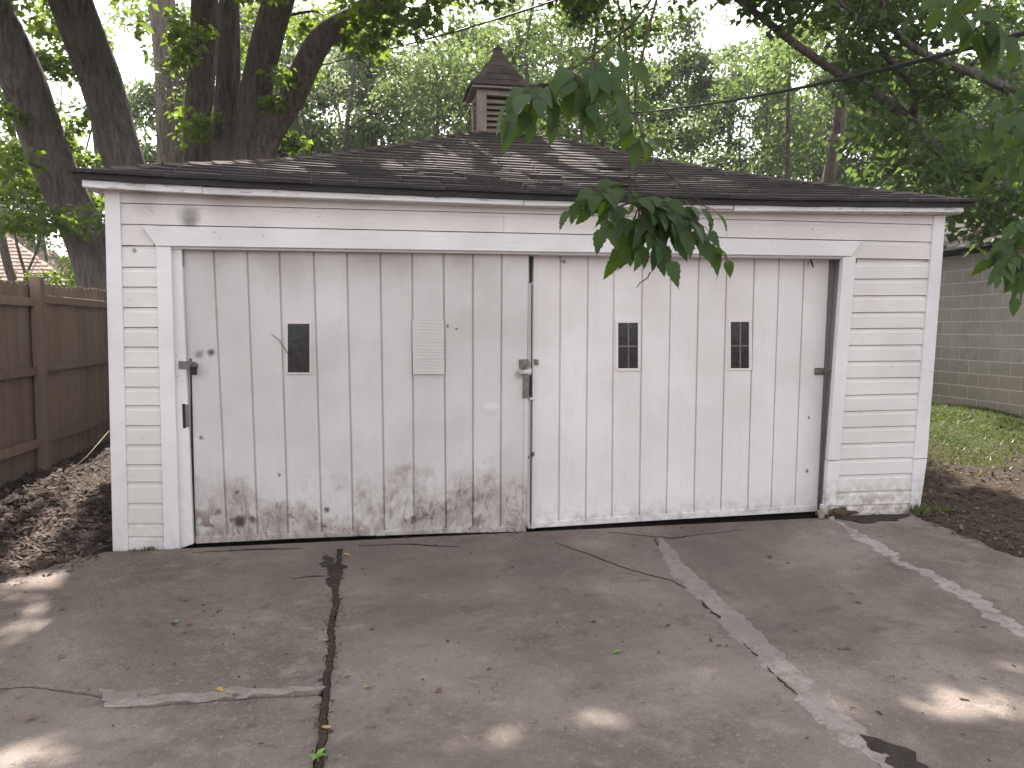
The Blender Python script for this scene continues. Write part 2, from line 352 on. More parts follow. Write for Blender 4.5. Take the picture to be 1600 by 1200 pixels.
DRIVE = raw('driveway', [(p.x, p.y, -.035) for p in LEDGE] + [(p.x, p.y, -.035) for p in reversed(REDGE)], [tuple(range(len(LEDGE) + len(REDGE)))], SOIL)
tag(DRIVE, 'cracked stained concrete driveway in front of the garage', kind='structure')
def jag(pts, amp, seed, step=.025):
    out, L = [], 0
    for a, b in zip(pts[:-1], pts[1:]):
        n = max(1, int((b - a).length / step))
        for k in range(n): out.append(a.lerp(b, k / n))
    out.append(pts[-1]); res = []
    for i, p in enumerate(out):
        t = (out[min(i + 1, len(out) - 1)] - out[max(i - 1, 0)]).normalized(); nn = V((-t.y, t.x, 0))
        q = noise.noise(V((p.x * 3 + seed, p.y * 3, seed))) + .6 * noise.noise(V((p.x * 11, p.y * 11 + seed, 1))) + .45 * noise.noise(V((p.x * 37, p.y * 37 + seed, 4)))
        res.append(p + nn * amp * q)
    return res
def off(pts, o):
    res = []
    for i, p in enumerate(pts):
        t = (pts[min(i + 1, len(pts) - 1)] - pts[max(i - 1, 0)]).normalized()
        res.append(p + V((-t.y, t.x, 0)) * (o(i / len(pts)) if callable(o) else o))
    return res
def G(*px): return [on_z(x, y) for x, y in px]
J1 = jag(G((531, 862), (524, 930), (514, 1040), (497, 1200)) + [V((-.2, -9, 0))], .012, 1)
C2 = jag(G((1022, 842), (1044, 880), (1075, 915), (1130, 965), (1190, 1030), (1262, 1095), (1330, 1158), (1400, 1215)) + [V((1.9, -4.5, 0)), V((1.7, -9, 0))], .022, 2)
C3 = jag(G((1300, 812), (1345, 838), (1400, 876), (1470, 912), (1530, 942), (1600, 992), (1680, 1060)) + [V((2.9, -4, 0)), V((2.8, -9, 0))], .02, 3)
C1 = jag([V((-3.4, -2.7, 0))] + G((-40, 1062), (20, 1070), (90, 1077), (150, 1087), (205, 1104), (300, 1098), (400, 1089), (507, 1084)), .016, 4)
hair = jag(G((868, 848), (930, 870), (985, 892), (1052, 908), (1082, 925)), .012, 6)
BE = jag(G((175, 863), (300, 859), (420, 856), (531, 853), (700, 850), (870, 848), (1022, 839), (1150, 826), (1300, 811), (1425, 804)), .012, 5)
REJ, LEJ = jag(REDGE, .07, 51), jag(LEDGE[:4], .06, 52)
def slab(name, poly, z, mat=CONC, h=.06):
    P = [V((p.x, p.y, 0)) for p in poly]
    tri = geometry.tessellate_polygon([P]); n = len(P)
    vv = [V((p.x, p.y, z)) for p in P] + [V((p.x, p.y, z - h)) for p in P]
    ff = [tuple(t) for t in tri] + [(i, (i + 1) % n, n + (i + 1) % n, n + i) for i in range(n)]
    o = solid(name, vv, ff, mat, DRIVE); return o
def cut(line, y0, y1): return [p for p in line if y1 <= p.y <= y0]
def seg(line, x0, x1): return [p for p in line if x0 <= p.x <= x1]
j_l, j_r = off(J1, -.018), off(J1, .018)          # J1 runs away from the door: left normal is to +x
if j_l[10].x > j_r[10].x: j_l, j_r = j_r, j_l
yj = C1[-1].y
slab('concrete_slab', seg(BE, -9, J1[0].x - .03) + [p for p in j_l if p.y > yj + .01] + list(reversed(off(C1, .006)[:-1])) + list(reversed(LEJ[2:])), .002)
slab('concrete_slab', off(C1, -.006)[:-1] + [p for p in j_l if p.y < yj - .01] + [LEDGE[5], LEDGE[4]], -.004)
c2l, c2r = off(C2, .006), off(C2, -.006)
if c2l[5].x > c2r[5].x: c2l, c2r = c2r, c2l
slab('concrete_slab', seg(BE, J1[0].x + .03, C2[0].x - .01) + c2l + list(reversed(j_r)), 0.0)
c3l, c3r = off(C3, .005), off(C3, -.005)
if c3l[5].x > c3r[5].x: c3l, c3r = c3r, c3l
slab('concrete_slab', seg(BE, C2[0].x + .01, C3[0].x - .01) + c3l + list(reversed(c2r)), .003)
slab('concrete_slab', seg(BE, C3[0].x + .01, 9) + REJ[3:] + list(reversed(c3r)), -.002)
ap = off(BE, -.012) if off(BE, -.012)[3].y > BE[3].y else off(BE, .012)
slab('door_threshold', [V((-1.52, -.03, 0)), V((4.6, -.03, 0))] + list(reversed(ap)), -.024)
def strip(name, line, w0, w1, z, mat, seed, parent=DRIVE, end=.12, rough=.5, crown=.002, drop=.006):
    n = len(line)
    def wd(t, s): return (w0 + (w1 - w0) * t) * min(1, t / end + .1, (1 - t) / end + .1) * max(.08, 1 + rough * noise.noise(V((t * n * .07, s * 5.3, seed))) + rough * .8 * noise.noise(V((t * n * .31, s * 3.3, seed + 7))) + rough * .5 * noise.noise(V((t * n * .93, s * 1.3, seed + 3))))
    a, b = off(line, lambda t: wd(t, 1)), off(line, lambda t: -wd(t, 2))
    vv, ff = [], []
    for p, q in zip(a, b):
        vv += [V((p.x, p.y, z - drop)), p.lerp(q, .08) + V((0, 0, z)), p.lerp(q, .5) + V((0, 0, z + crown)), p.lerp(q, .92) + V((0, 0, z)), V((q.x, q.y, z - drop))]
    for i in range(n - 1):
        for k in range(4): ff.append((i * 5 + k, i * 5 + k + 1, i * 5 + 5 + k + 1, i * 5 + 5 + k))
    return solid(name, vv, ff, mat, parent)
c2off = [p for p in C2 if p.y > -6]
strip('crack_patch', [p + V((.05, 0.01, 0)) for p in c2off], 0.066, .092, .006, PATCH, 3, rough=.45, end=.08)
strip('crack_patch', [p for p in C3 if p.y > -5], .062, .045, .0055, PATCHW, 5, rough=.9, end=.1)
strip('crack_patch', [p + V((0, .05, 0)) for p in seg(C1, on_z(150, 1087).x, 0)], .070, .03, .0055, PATCH, 9, rough=1.0, end=.15)
strip('crack_patch', [p + V((0, .03, 0)) for p in seg(C1, -2.4, on_z(140, 1087).x)], .04, .04, .006, CONC, 12, rough=1.1)
for k, (ln, w_) in enumerate(((hair, .004), (jag(G((455, 905), (490, 902), (527, 900)), .012, 8), .012), (jag(G((560, 853), (640, 851), (720, 855)), .014, 8), .010), (jag(G((950, 832), (1050, 842), (1160, 828)), .02, 12), .012), (jag(G((300, 864), (380, 860), (470, 858)), .014, 13), .014), (jag(G((200, 1082), (206, 1092), (203, 1104)), .012, 16), .004), (jag(G((1045, 885), (1076, 918), (1128, 968), (1190, 1034), (1262, 1098), (1330, 1162)), .02, 41), .007), (jag(G((1048, 878), (1082, 913), (1140, 962), (1200, 1020)), .02, 44), .004))):
    strip('crack', ln, w_, w_, .0045 + .0002 * k, SOIL, 4 + k, end=.4, rough=1.3, crown=0, drop=.003)
strip('joint_dirt', [p for p in J1 if p.y > -5], .019, .014, .004, SOIL, 8, end=.02, rough=.7)
strip('joint_dirt', jag(G((512, 868), (520, 885), (523, 925)), .02, 3), .085, .012, .005, SOIL, 21, end=.25, rough=1.2)
strip('joint_dirt', jag(G((1345, 1150), (1390, 1175), (1450, 1215)), .02, 3), .06, .07, .0075, SOIL, 23, end=.3, rough=1.2)
strip('joint_dirt', jag(G((1290, 806), (1340, 812), (1420, 806)), .02, 31), .10, .06, .010, SOIL, 25, end=.25, rough=.9)

# ------------------------------------------------------------------ garage
GAR = tag(empty('garage', (1.4, 3.2, 0)), 'old white wooden garage with two plank doors and a cupola on its roof', 'garage')
WALLB = PAINT
def wall_box(x0, x1, y0, y1, z0, z1): return box('wall', ((x0 + x1) / 2, (y0 + y1) / 2, (z0 + z1) / 2), (x1 - x0, y1 - y0, z1 - z0), PAINT, GAR)
prism('wall', [V((-1.84, .02, -.1)), V((-1.50, .02, -.1)), V((-1.50, .02, 2.3)), V((-1.82, .02, 2.56))], (0, .05, 0), PAINT, GAR)
prism('wall', [V((3.90, .02, -.1)), V((4.66, .02, -.1)), V((4.82, .02, 2.56)), V((4.05, .02, 2.3))], (0, .05, 0), PAINT, GAR)
prism('wall', [V((-1.6, .02, 2.26)), V((4.2, .02, 2.26)), V((4.8, .02, 2.56)), V((-1.8, .02, 2.56))], (0, .05, 0), PAINT, GAR)
prism('wall', [V((-1.88, .03, -.1)), V((-1.88, 6.4, -.1)), V((-1.84, 6.4, 2.6)), V((-1.84, .03, 2.6))], (.06, 0, 0), PAINT, GAR)
prism('wall', [V((4.70, .03, -.1)), V((4.70, 6.4, -.1)), V((4.84, 6.4, 2.6)), V((4.84, .03, 2.6))], (-.06, 0, 0), PAINT, GAR)
prism('wall', [V((-1.88, 6.4, -.1)), V((4.7, 6.4, -.1)), V((4.84, 6.4, 2.6)), V((-1.84, 6.4, 2.6))], (0, -.06, 0), PAINT, GAR)
box('floor', (1.4, 3.15, -.095), (6.4, 6.36, .04), DARKIN, GAR)
# siding
PROF = [(0, .006), (0, -.017), (.76, -.015), (.84, -.007), (.97, -.005), (1, -.004), (1, .006)]
def siding(bl, br, tr, tl, gap=.004):
    vv = []
    for s, lo, hi in ((0, bl, tl), (1, br, tr)):
        for t, y in PROF:
            p = lo.lerp(hi, t * (1 - gap / .14)); vv.append(V((p.x, p.y + y, p.z)))
    n = len(PROF)
    ff = [(i, (i + 1) % n, n + (i + 1) % n, n + i) for i in range(n)] + [tuple(range(n)), tuple(range(2 * n - 1, n - 1, -1))]
    return solid('siding_board', vv, ff, PAINT, GAR)
def wl(x, y): return on_y(x, y, 0)
def lx(y, a, b): return a[0] + (b[0] - a[0]) * (y - a[1]) / (b[1] - a[1])
ly = [384, 417, 448, 480, 511, 541.5, 573, 604, 633, 664, 694, 725, 752, 785, 816.5, 837, 858]
for t, b in zip(ly[:-1], ly[1:]):
    f = lambda y, A, B: wl(lx(y, A, B), y)
    a0, a1, b0, b1 = (181, 297), (192, 858), (247, 383), (260, 857)
    j = rng.uniform(-.8, .8)
    siding(f(b + j * 0, a0, a1), f(b, b0, b1), f(t + .3, b0, b1), f(t + .3, a0, a1))
ry = [409.5, 435, 461, 487, 512, 538, 563, 589, 614, 639, 664, 689, 713, 738, 764, 785, 803]
for i, (t, b) in enumerate(zip(ry[:-1], ry[1:])):
    a0, a1, b0, b1 = (1325, 400), (1293, 790), (1464, 338), (1426, 800)
    dl = lambda y: y + (2 if y < 600 else 5) * (.4 + .6 * (i / 16))
    siding(f(dl(b), a0, a1), f(b, b0, b1), f(t + .3, b0, b1), f(dl(t) + .3, a0, a1))
zs = [2.335, 2.48, 2.60]
for (z0, z1) in ((2.186, 2.335), (2.335, 2.482), (2.482, 2.60)):
    xr = lambda z: 4.70 + .055 * z
    if z0 < 2.3:
        siding(V((-1.80, 0, z0)), V((-1.54, 0, z0)), V((-1.54, 0, z1)), V((-1.80, 0, z1)))
        siding(V((3.94, 0, z0)), V((xr(z0), 0, z0)), V((xr(z1), 0, z1)), V((3.94, 0, z1)))
    else:
        k = 1.0 if z0 < 2.4 else 2.6
        for xa, xb in ((-1.81, k - .001), (k + .001, xr(z0))): siding(V((xa, 0, z0)), V((xb, 0, z0)), V((xb, 0, z1)), V((xa, 0, z1)))
for k in range(18):                                             # side walls
    z0, z1 = .02 + k * .144, .02 + k * .144 + .142
    for sx, xa, xb in ((-1, -1.885, -1.845), (1, 4.705, 4.845)):
        q = lambda z: xa + (xb - xa) * z / 2.6 + sx * .004
        xs0, xs1 = q(z0) + sx * .014, q(z1) + sx * .002
        prism('siding_board', [V((xs0, .04, z0)), V((xs0, 6.4, z0)), V((xs1, 6.4, z1)), V((xs1, .04, z1))], (-sx * .02, 0, 0), PAINT, GAR)
# corner boards, casings, header
plate('corner_board', [(163, 296), (187, 297), (200, 862), (176, 862)], -.032, .05, TRIM, GAR)
plate('corner_board', [(1460, 337), (1478, 336), (1449, 716), (1428, 717)], -.03, .05, TRIM, GAR)
plate('corner_board', [(1428, 718), (1449, 717), (1437, 800), (1422, 801)], -.028, .05, TRIM, GAR)
plate('door_header', [(220, 352), (1348, 377), (1331, 400.5), (243, 384)], -.045, .06, TRIM, GAR)
plate('door_header', [(262, 384), (1322, 400), (1322, 404), (262, 388.5)], -.012, .14, TRIM, GAR)
plate('door_casing', [(243.5, 384.5), (267, 385), (280.5, 859), (256, 859)], -.034, .05, TRIM, GAR)
plate('door_casing', [(1318, 401), (1338, 401), (1313, 719), (1294.5, 719)], -.034, .05, TRIM, GAR)
plate('door_casing', [(1294, 720), (1314, 720), (1305.5, 790), (1290, 791)], -.028, .05, TRIM, GAR)
plate('door_jamb', [(267, 388), (283.5, 389), (302, 850), (280, 858)], .012, .12, TRIM, GAR)
plate('door_jamb', [(1296, 404), (1306, 404), (1281, 803), (1276, 806)], .175, .03, JAMB_SHADE, GAR)
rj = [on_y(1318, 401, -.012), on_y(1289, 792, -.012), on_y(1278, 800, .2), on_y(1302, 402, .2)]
prism('door_jamb', rj, (.035, 0, 0), JAMB_SHADE, GAR)
box('base_block', on_y(1287, 796, -.005), (.055, .05, .09), TRIM, GAR, .006)
# doors
def door(name, label, Y, tops, bots, bevel=.004, thick=.022):
    D = empty(name, on_y((tops[0][0] + tops[-1][0]) / 2, 830, Y), GAR); D['label'] = label
    for (t0, t1, b0, b1) in zip(tops[:-1], tops[1:], bots[:-1], bots[1:]):
        q = [on_y(*t0, Y), on_y(*t1, Y), on_y(*b1, Y), on_y(*b0, Y)]
        g = .0055; q[0].x += g; q[3].x += g; q[1].x -= g; q[2].x -= g
        jy = rng.uniform(-.0025, .0025)
        for p in q: p.y += jy
        prism('plank', q, (0, thick, 0), DOORP, D, bevel)
    q = [on_y(*tops[0], Y), on_y(*tops[-1], Y), on_y(*bots[-1], Y), on_y(*bots[0], Y)]
    prism('backing', [p + V((0, .016, .004)) for p in q], (0, .03, 0), DOORP, D)
    return D
def edge(p, q, x): return p[1] + (q[1] - p[1]) * (x - p[0]) / (q[0] - p[0])
ltx = [284, 333.5, 386, 436.5, 490, 542, 594, 644, 693, 739, 784, 827]
lbx = [305, 355, 403, 450.5, 503, 552, 601, 647, 697, 739, 782, 821]
LD = door('left_door', 'dented door with rusty dirty foot', .06, [(x, edge((284, 386), (827, 397), x)) for x in ltx], [(x, edge((305, 846), (821, 828), x)) for x in lbx])
rtx = [824, 876, 919, 959.5, 1004, 1049, 1092.5, 1136, 1179, 1218, 1257, 1297]
rbx = [822, 873, 915, 956, 999, 1041, 1084, 1126, 1168, 1204.6, 1242, 1278]
RD = door('right_door', 'cleaner door with two small windows', .13, [(x, edge((824, 397), (1297, 403), x)) for x in rtx], [(x, edge((822, 823), (1278, 797), x)) for x in rbx])
plate('bottom_strip', [(305, 839), (448, 834), (586, 829), (586, 837), (448, 842.5), (305, 850)], .052, .03, DOORP, LD, .003)
plate('bottom_strip', [(586.5, 829.5), (700, 825.5), (822, 822), (822, 831), (700, 833.5), (586.5, 837.5)], .046, .03, DOORP, LD, .003)
plate('edge_strip', [(819.5, 600), (825.5, 600), (824, 822), (817, 822)], .050, .02, DOORP, LD, .002)
plate('bottom_strip', [(824, 817), (1050, 802.5), (1278, 789), (1278, 799), (1050, 812), (824, 826)], .122, .03, DOORP, RD, .003)
plate('edge_strip', [(834, 402), (838.5, 402), (836, 826), (831, 826)], .121, .03, DOORP, RD, .002)
plate('gap_shade', [(296.5, 560), (299, 560), (305.5, 846), (301.5, 848)], .0565, .004, BLACK, LD, 0)  # black strips over the planks stand in for shade in the door gaps
plate('gap_shade', [(830.6, 444), (832, 444), (829.8, 822), (828.4, 822)], .1185, .004, BLACK, RD, 0)
plate('gap_shade', [(827.5, 401), (833, 401), (832, 440), (828, 443)], .118, .01, BLACK, RD, .0)
def window(D, Y, o, i, muntin):
    # o: outer frame px (x0,y0,x1,y1), i: glass px
    x0, y0, x1, y1 = o; a0, b0, a1, b1 = i
    for q in ([(x0, y0), (x1, y0), (x1, b0), (x0, b0)], [(x0, b1), (x1, b1), (x1, y1), (x0, y1)], [(x0, b0 + .1), (a0, b0 + .1), (a0, b1 - .1), (x0, b1 - .1)], [(a1, b0 + .1), (x1, b0 + .1), (x1, b1 - .1), (a1, b1 - .1)]):
        plate('window_frame', q, Y - .009, .008, DOORP, D, .0015)
    plate('window_pane', [(a0 - .5, b0 - .5), (a1 + .5, b0 - .5), (a1 + .5, b1 + .5), (a0 - .5, b1 + .5)], Y - .0055, .003, GLASS, D, 0)
    if muntin:
        cx, cy = (a0 + a1) / 2 + .5, (b0 + b1) / 2 + 1
        plate('muntin', [(cx - .9, b0), (cx + .9, b0), (cx + .9, b1), (cx - .9, b1)], Y - .0070, .001, STEEL, D, 0)
        plate('muntin', [(a0, cy - .9), (a1, cy - .9), (a1, cy + .9), (a0, cy + .9)], Y - .0076, .0005, STEEL, D, 0)
window(LD, .06, (445.5, 502, 487.5, 585), (449.5, 506, 483.5, 582), False)
window(RD, .13, (962, 500.5, 1001, 579.5), (966, 504.5, 997, 575.5), True)
window(RD, .13, (1138, 499.5, 1175, 578.5), (1142, 503, 1170.5, 575.5), True)
crk = Tubes(); crk.add([on_y(x, y, .045) for x, y in ((424, 522), (437, 532), (446, 547), (456, 560), (464, 578), (466, 583))], [.0022, .003, .003, .003, .002, .001], 4); crk.build('dry_vine', TWIG, LD)
# ribbed patch panel
PPX = [(644, 498.5), (694, 499.5), (694.5, 584.5), (645.5, 584.5)]
pq = [on_y(x, y, .038) for x, y in PPX]
vv, ff = [], []; N = 34
for i in range(N + 1):
    t = i / N
    for s in (0, .33, .66, 1):
        p = pq[0].lerp(pq[3], t).lerp(pq[1].lerp(pq[2], t), s)
        p.y += (.0009 if i % 2 else 0) + .0015 * noise.noise(V((s * 4, i * .9, 3))); vv.append(p)
for i in range(N):
    for s in range(3): ff.append((i * 4 + s, i * 4 + s + 1, i * 4 + 5 + s, i * 4 + 4 + s))
pa = raw('patch_panel', vv, ff, DOORP, LD); pa['label'] = 'square of rough ribbed wood nailed over an old window'
plate('patch_backing', PPX, .0415, .02, DOORP, LD, 0)
# hasps, hinges, latch
def hasp(pts, Y, D, mat=STEEL, th=.008, bv=.002, name='hasp'): return plate(name, pts, Y, th, mat, D, bv)
hasp([(279, 564), (304, 565), (309, 568), (309, 575), (304, 577), (279, 576)], -.002, LD, th=.012)
hasp([(286, 567), (302, 568), (302, 574), (286, 573.5)], -.010, LD, th=.008)
for bx in (283, 290, 299): box('rivet', on_y(bx, 570, -.013), (.007, .006, .007), STEEL, LD, .002)
hasp([(284.5, 631), (289, 631), (290.5, 669), (286, 669)], .008, LD, BLACK, .004, 0, 'slot')
hasp([(289.5, 632), (294.5, 632), (295.5, 667), (291, 667)], .004, LD, STEEL, .01, .001, 'hinge')
hasp([(283.5, 391), (287, 391), (287.5, 417), (284.5, 417)], .048, LD, STEEL, .01, .001, 'hinge')
hasp([(811, 562), (826, 561), (829, 570), (824, 578), (812, 576)], .038, LD, STEEL, .02, .004, 'latch_plate')
for (bx, by, s) in ((815, 566, .022), (821, 571, .02), (818, 574, .014)): box('latch_knuckle', on_y(bx, by, .034), (s, .022, s * .8), STEEL, LD, .004)
hasp([(811, 580), (831, 576), (831, 583), (812, 585)], .020, LD, DOORP, .035, .002, 'latch_hood')
hasp([(818.5, 586), (827, 585), (826, 622), (817, 622)], .034, LD, STEEL, .02, .002, 'hasp')
hasp([(827.5, 586), (831, 586), (830, 620), (826.5, 620)], .05, LD, BLACK, .01, 0, 'slot')
hasp([(834, 561), (841, 562), (842, 570), (835, 571)], .112, RD, STEEL, .015, .003, 'latch_plate')
hasp([(832, 586), (838, 586), (837, 625), (828, 625), (828, 621), (832, 621)], .108, RD, DOORP, .012, .001, 'strap')
hasp([(1274, 575), (1289, 575), (1289, 586), (1274, 586)], .112, RD, STEEL, .018, .003)
hasp([(1274, 577.5), (1288, 577.5), (1288, 583), (1274, 583)], .104, RD, STEEL, .01, .002)
tb = Tubes(); tb.add([on_y(1288, 580, .08), on_y(1293, 582, .07), on_y(1297, 579, .07), on_y(1302, 582, .05)], [.007, .009, .007, .009], 6); tb.build('hasp', STEEL, GAR)
tb = Tubes(); tb.add([on_y(1266, 404, .1), on_y(1269, 412, .09), on_y(1271, 418, .1)], [.006, .008, .004], 6); tb.build('hook', BLACK, RD)
PL = tag(empty('padlock', on_y(302, 586, -.02)), 'small dark padlock hanging from the steel hasp', 'padlock')
hasp([(296.5, 573), (307, 573), (307.5, 586), (297, 586)], -.03, PL, BLACK, .022, .004, 'lock_body')
tb = Tubes(); tb.add([on_y(298.5, 574, -.019), on_y(298.5, 568, -.019), on_y(302, 565.5, -.019), on_y(305.5, 568, -.019), on_y(305.5, 574, -.019)], [.0035] * 5, 6); tb.build('shackle', STEEL, PL)
# roof
AP = V((1.51, 3.2, 0)); EC = [V((-1.97, -.15, 0)), V((4.99, -.15, 0)), V((4.99, 6.55, 0)), V((-1.97, 6.55, 0))]
ZT, ZZ = np.linspace(0, 1, 11), [2.655, 2.765, 2.868, 2.97, 3.085, 3.215, 3.355, 3.50, 3.655, 3.785, 3.90]
def roofp(face, s, t, lift=0.0):
    a, b = EC[face], EC[(face + 1) % 4]
    p = a.lerp(b, s).lerp(AP, t)
    sag = .05 * math.sin(math.pi * s) ** .8 * (1 - t) ** 1.5 if face == 0 and 0 < s < 1 else 0
    z = float(np.interp(t, ZT, ZZ)) - sag + lift + .012 * noise.noise(V((p.x * .9, p.y * .9, 0))) * min(1, t * 6)
    return V((p.x, p.y, z))
vv, ff = [], []
for fc in range(4):
    b = len(vv); NS, NTT = 14, 12
    for j in range(NTT + 1):
        for i in range(NS + 1): vv.append(roofp(fc, i / NS, j / NTT, -.02))
    for j in range(NTT):
        for i in range(NS): ff.append((b + j * (NS + 1) + i, b + j * (NS + 1) + i + 1, b + (j + 1) * (NS + 1) + i + 1, b + (j + 1) * (NS + 1) + i))
ROOF = raw('roof', vv, ff, TAR, GAR)
def tab(fc, t0, t1, s0, s1, th=.022):
    s0c, s1c = max(s0, 0), min(s1, 1)
    l = rng.uniform(0, .006)
    q = [roofp(fc, s0c, t0, .022 + l), roofp(fc, s1c, t0, .022 + rng.uniform(0, .006)), roofp(fc, s1c, min(t1, .999), .002), roofp(fc, s0c, min(t1, .999), .002)]
    dn = V((0, 0, -th))
    vv = q + [p + dn for p in q]
    return vv, [(0, 1, 2, 3), (0, 4, 5, 1), (1, 5, 6, 2), (3, 7, 4, 0), (2, 6, 7, 3)]
NC = 27; cnt = 0; sv, sf = [], []
for fc in range(4):
    L = (EC[(fc + 1) % 4] - EC[fc]).length
    for c in range(NC):
        t0 = c / NC - (.012 if c == 0 else 0); t1 = (c + 1.5) / NC; w_ = L * (1 - max(t0, 0)); n = max(1, round(w_ / .32)); o = (c % 2) * .5 + rng.uniform(-.1, .1)
        k = -1
        while True:
            s0, s1 = (k + o) / n, (k + 1 + o) / n; k += 1
            if s0 >= 1: break
            if s1 <= 0.002 or min(s1, 1) - max(s0, 0) < .002: continue
            if rng.random() < .006: continue
            a, b = tab(fc, t0 + rng.uniform(-.003, .003), t1, s0 + .004 / w_, s1 - .004 / w_)
            if fc == 0 and cnt < 300: o_ = raw('shingle', a, b, SHIN, ROOF); o_.data.materials.append(TAR); o_.data.polygons[1].material_index = 1; cnt += 1
            else:
                m_ = len(sv); sv += a; sf += [tuple(m_ + i for i in q) for q in b]
o_ = tag(raw('shingle_field', sv, sf, SHIN, ROOF), kind='stuff'); o_.data.materials.append(TAR)
for i_ in range(1, len(sf), 5): o_.data.polygons[i_].material_index = 1
for h in range(4):                                             # hip caps
    for k in range(24):
        t0, t1 = k / 24, (k + 1.35) / 24
        if t0 > .93: continue
        p0, p1 = roofp(h, 0, t0, .03), roofp(h, 0, min(t1, .96), .018)
        d = (p1 - p0).normalized(); sd = V((-d.y, d.x, 0)).normalized() * .1
        dz = V((0, 0, -.035))
        raw('hip_cap', [p0 + sd + dz, p0, p0 - sd + dz, p1 + sd + dz, p1, p1 - sd + dz], [(0, 1, 4, 3), (1, 2, 5, 4)], SHIN, ROOF)
# fascia, soffit, dark drip edge
fb = [(128, 292.5), (316, 302.5), (316.5, 303), (818, 320.5), (819, 321), (1146, 326.5), (1148, 329.5), (1506, 331.5)]
fh = [(128, 280.5), (316, 291), (316.5, 292), (818, 309), (819, 310.5), (1146, 315.5), (1148, 316.5), (1506, 321)]
for k in range(0, 8, 2): plate('fascia_board', [fh[k], fh[k + 1], fb[k + 1], fb[k]], -.14 - (.004 if k % 4 else 0), .025, TRIM, GAR)
vv, ff = [], []
for i in range(41):
    s = i / 40; p = roofp(0, s, 0); wv = .008 * noise.noise(V((s * 30, 0, 0)))
    vv += [V((p.x, -.165, p.z + .012)), V((p.x, -.172, p.z - .040 + wv)), V((p.x, -.145, p.z - .042 + wv)), V((p.x, -.1, p.z - .0))]
for i in range(40):
    for k in range(3): ff.append((i * 4 + k, i * 4 + 4 + k, i * 4 + 5 + k, i * 4 + 1 + k))
raw('drip_edge', vv, ff, TAR, ROOF)
for (a, b) in (((-1.95, -.11, 2.57), (4.9, -.11, 2.575)),):
    vv = []; NN = 12
    for i in range(NN + 1):
        s = i / NN; x = a[0] + (b[0] - a[0]) * s; z = 2.566 - .042 * math.sin(math.pi * s) ** .8
        vv += [V((x, -.112, z)), V((x, .03, z + .005)), V((x, .03, z + .02)), V((x, -.112, z + .015))]
    ff = [(i * 4 + k, i * 4 + (k + 1) % 4, i * 4 + 4 + (k + 1) % 4, i * 4 + 4 + k) for i in range(NN) for k in range(4)]
    solid('soffit', vv, ff, PAINT, GAR)
for x, sx in ((-1.95, 1), (4.92, -1)):
    prism('fascia_board', [V((x, -.11, 2.565)), V((x, 6.5, 2.565)), V((x, 6.5, 2.625)), V((x, -.11, 2.625))], (sx * .02, 0, 0), TRIM, GAR)
    prism('soffit', [V((x, -.1, 2.575)), V((x, 6.5, 2.575)), V((x + sx * .12, 6.5, 2.58)), V((x + sx * .12, -.1, 2.58))], (0, 0, .012), PAINT, GAR)
prism('fascia_board', [V((-1.93, 6.5, 2.565)), V((4.9, 6.5, 2.565)), V((4.9, 6.5, 2.625)), V((-1.93, 6.5, 2.625))], (0, .02, 0), TRIM, GAR)
# cupola
CC = V((1.455, 3.19, 0)); CU = empty('cupola', (CC.x, CC.y, 3.75), GAR); hw = .262; zb, zt = 3.66, 4.30
for sx in (-1, 1):
    for sy in (-1, 1): box('corner_post', (CC.x + sx * (hw - .055), CC.y + sy * (hw - .055), (zb + zt) / 2), (.11, .11, zt - zb), RAWOOD, CU, .004)
for sy in (-1, 1):
    box('frame_rail', (CC.x, CC.y + sy * (hw - .04), zt - .03), (2 * hw - .224, .06, .055), RAWOOD, CU, .003)
    box('frame_rail', (CC.y * 0 + CC.x + sy * (hw - .04), CC.y, zt - .03), (.06, 2 * hw - .224, .055), RAWOOD, CU, .003)
    for k in range(7):
        z = zb + .14 + k * .064
        R1 = Matrix.Rotation(math.radians(38) * (-sy), 3, 'X'); R2 = Matrix.Rotation(math.radians(38) * sy, 3, 'Y')
        box('louver_slat', (CC.x, CC.y + sy * (hw - .05), z), (2 * hw - .225, .085, .012), RAWOOD, CU, .002, R1)
        box('louver_slat', (CC.x + sy * (hw - .05), CC.y, z), (.085, 2 * hw - .225, .012), RAWOOD, CU, .002, R2)
box('inner_core', (CC.x, CC.y, (zb + zt) / 2), (.3, .3, zt - zb - .05), DARKIN, CU)
for sx, sy, lx_, ly_ in ((0, -1, 2 * hw + .05, .03), (0, 1, 2 * hw + .05, .03), (-1, 0, .03, 2 * hw + .05), (1, 0, .03, 2 * hw + .05)):
    box('base_skirt', (CC.x + sx * (hw + .012), CC.y + sy * (hw + .012), 3.72), (lx_ if sx == 0 else .024, ly_ if sy == 0 else .024, .20), RAWOOD, CU, .002)
ez, er, tip = 4.31, .345, V((CC.x + .02, CC.y, 4.86))
box('eave_board', (CC.x, CC.y, ez + .005), (2 * er - .03, 2 * er - .03, .022), RAWOOD, CU, .002)
cors = [V((CC.x + a * er, CC.y + b * er, ez + .018)) for a, b in ((-1, -1), (1, -1), (1, 1), (-1, 1))]
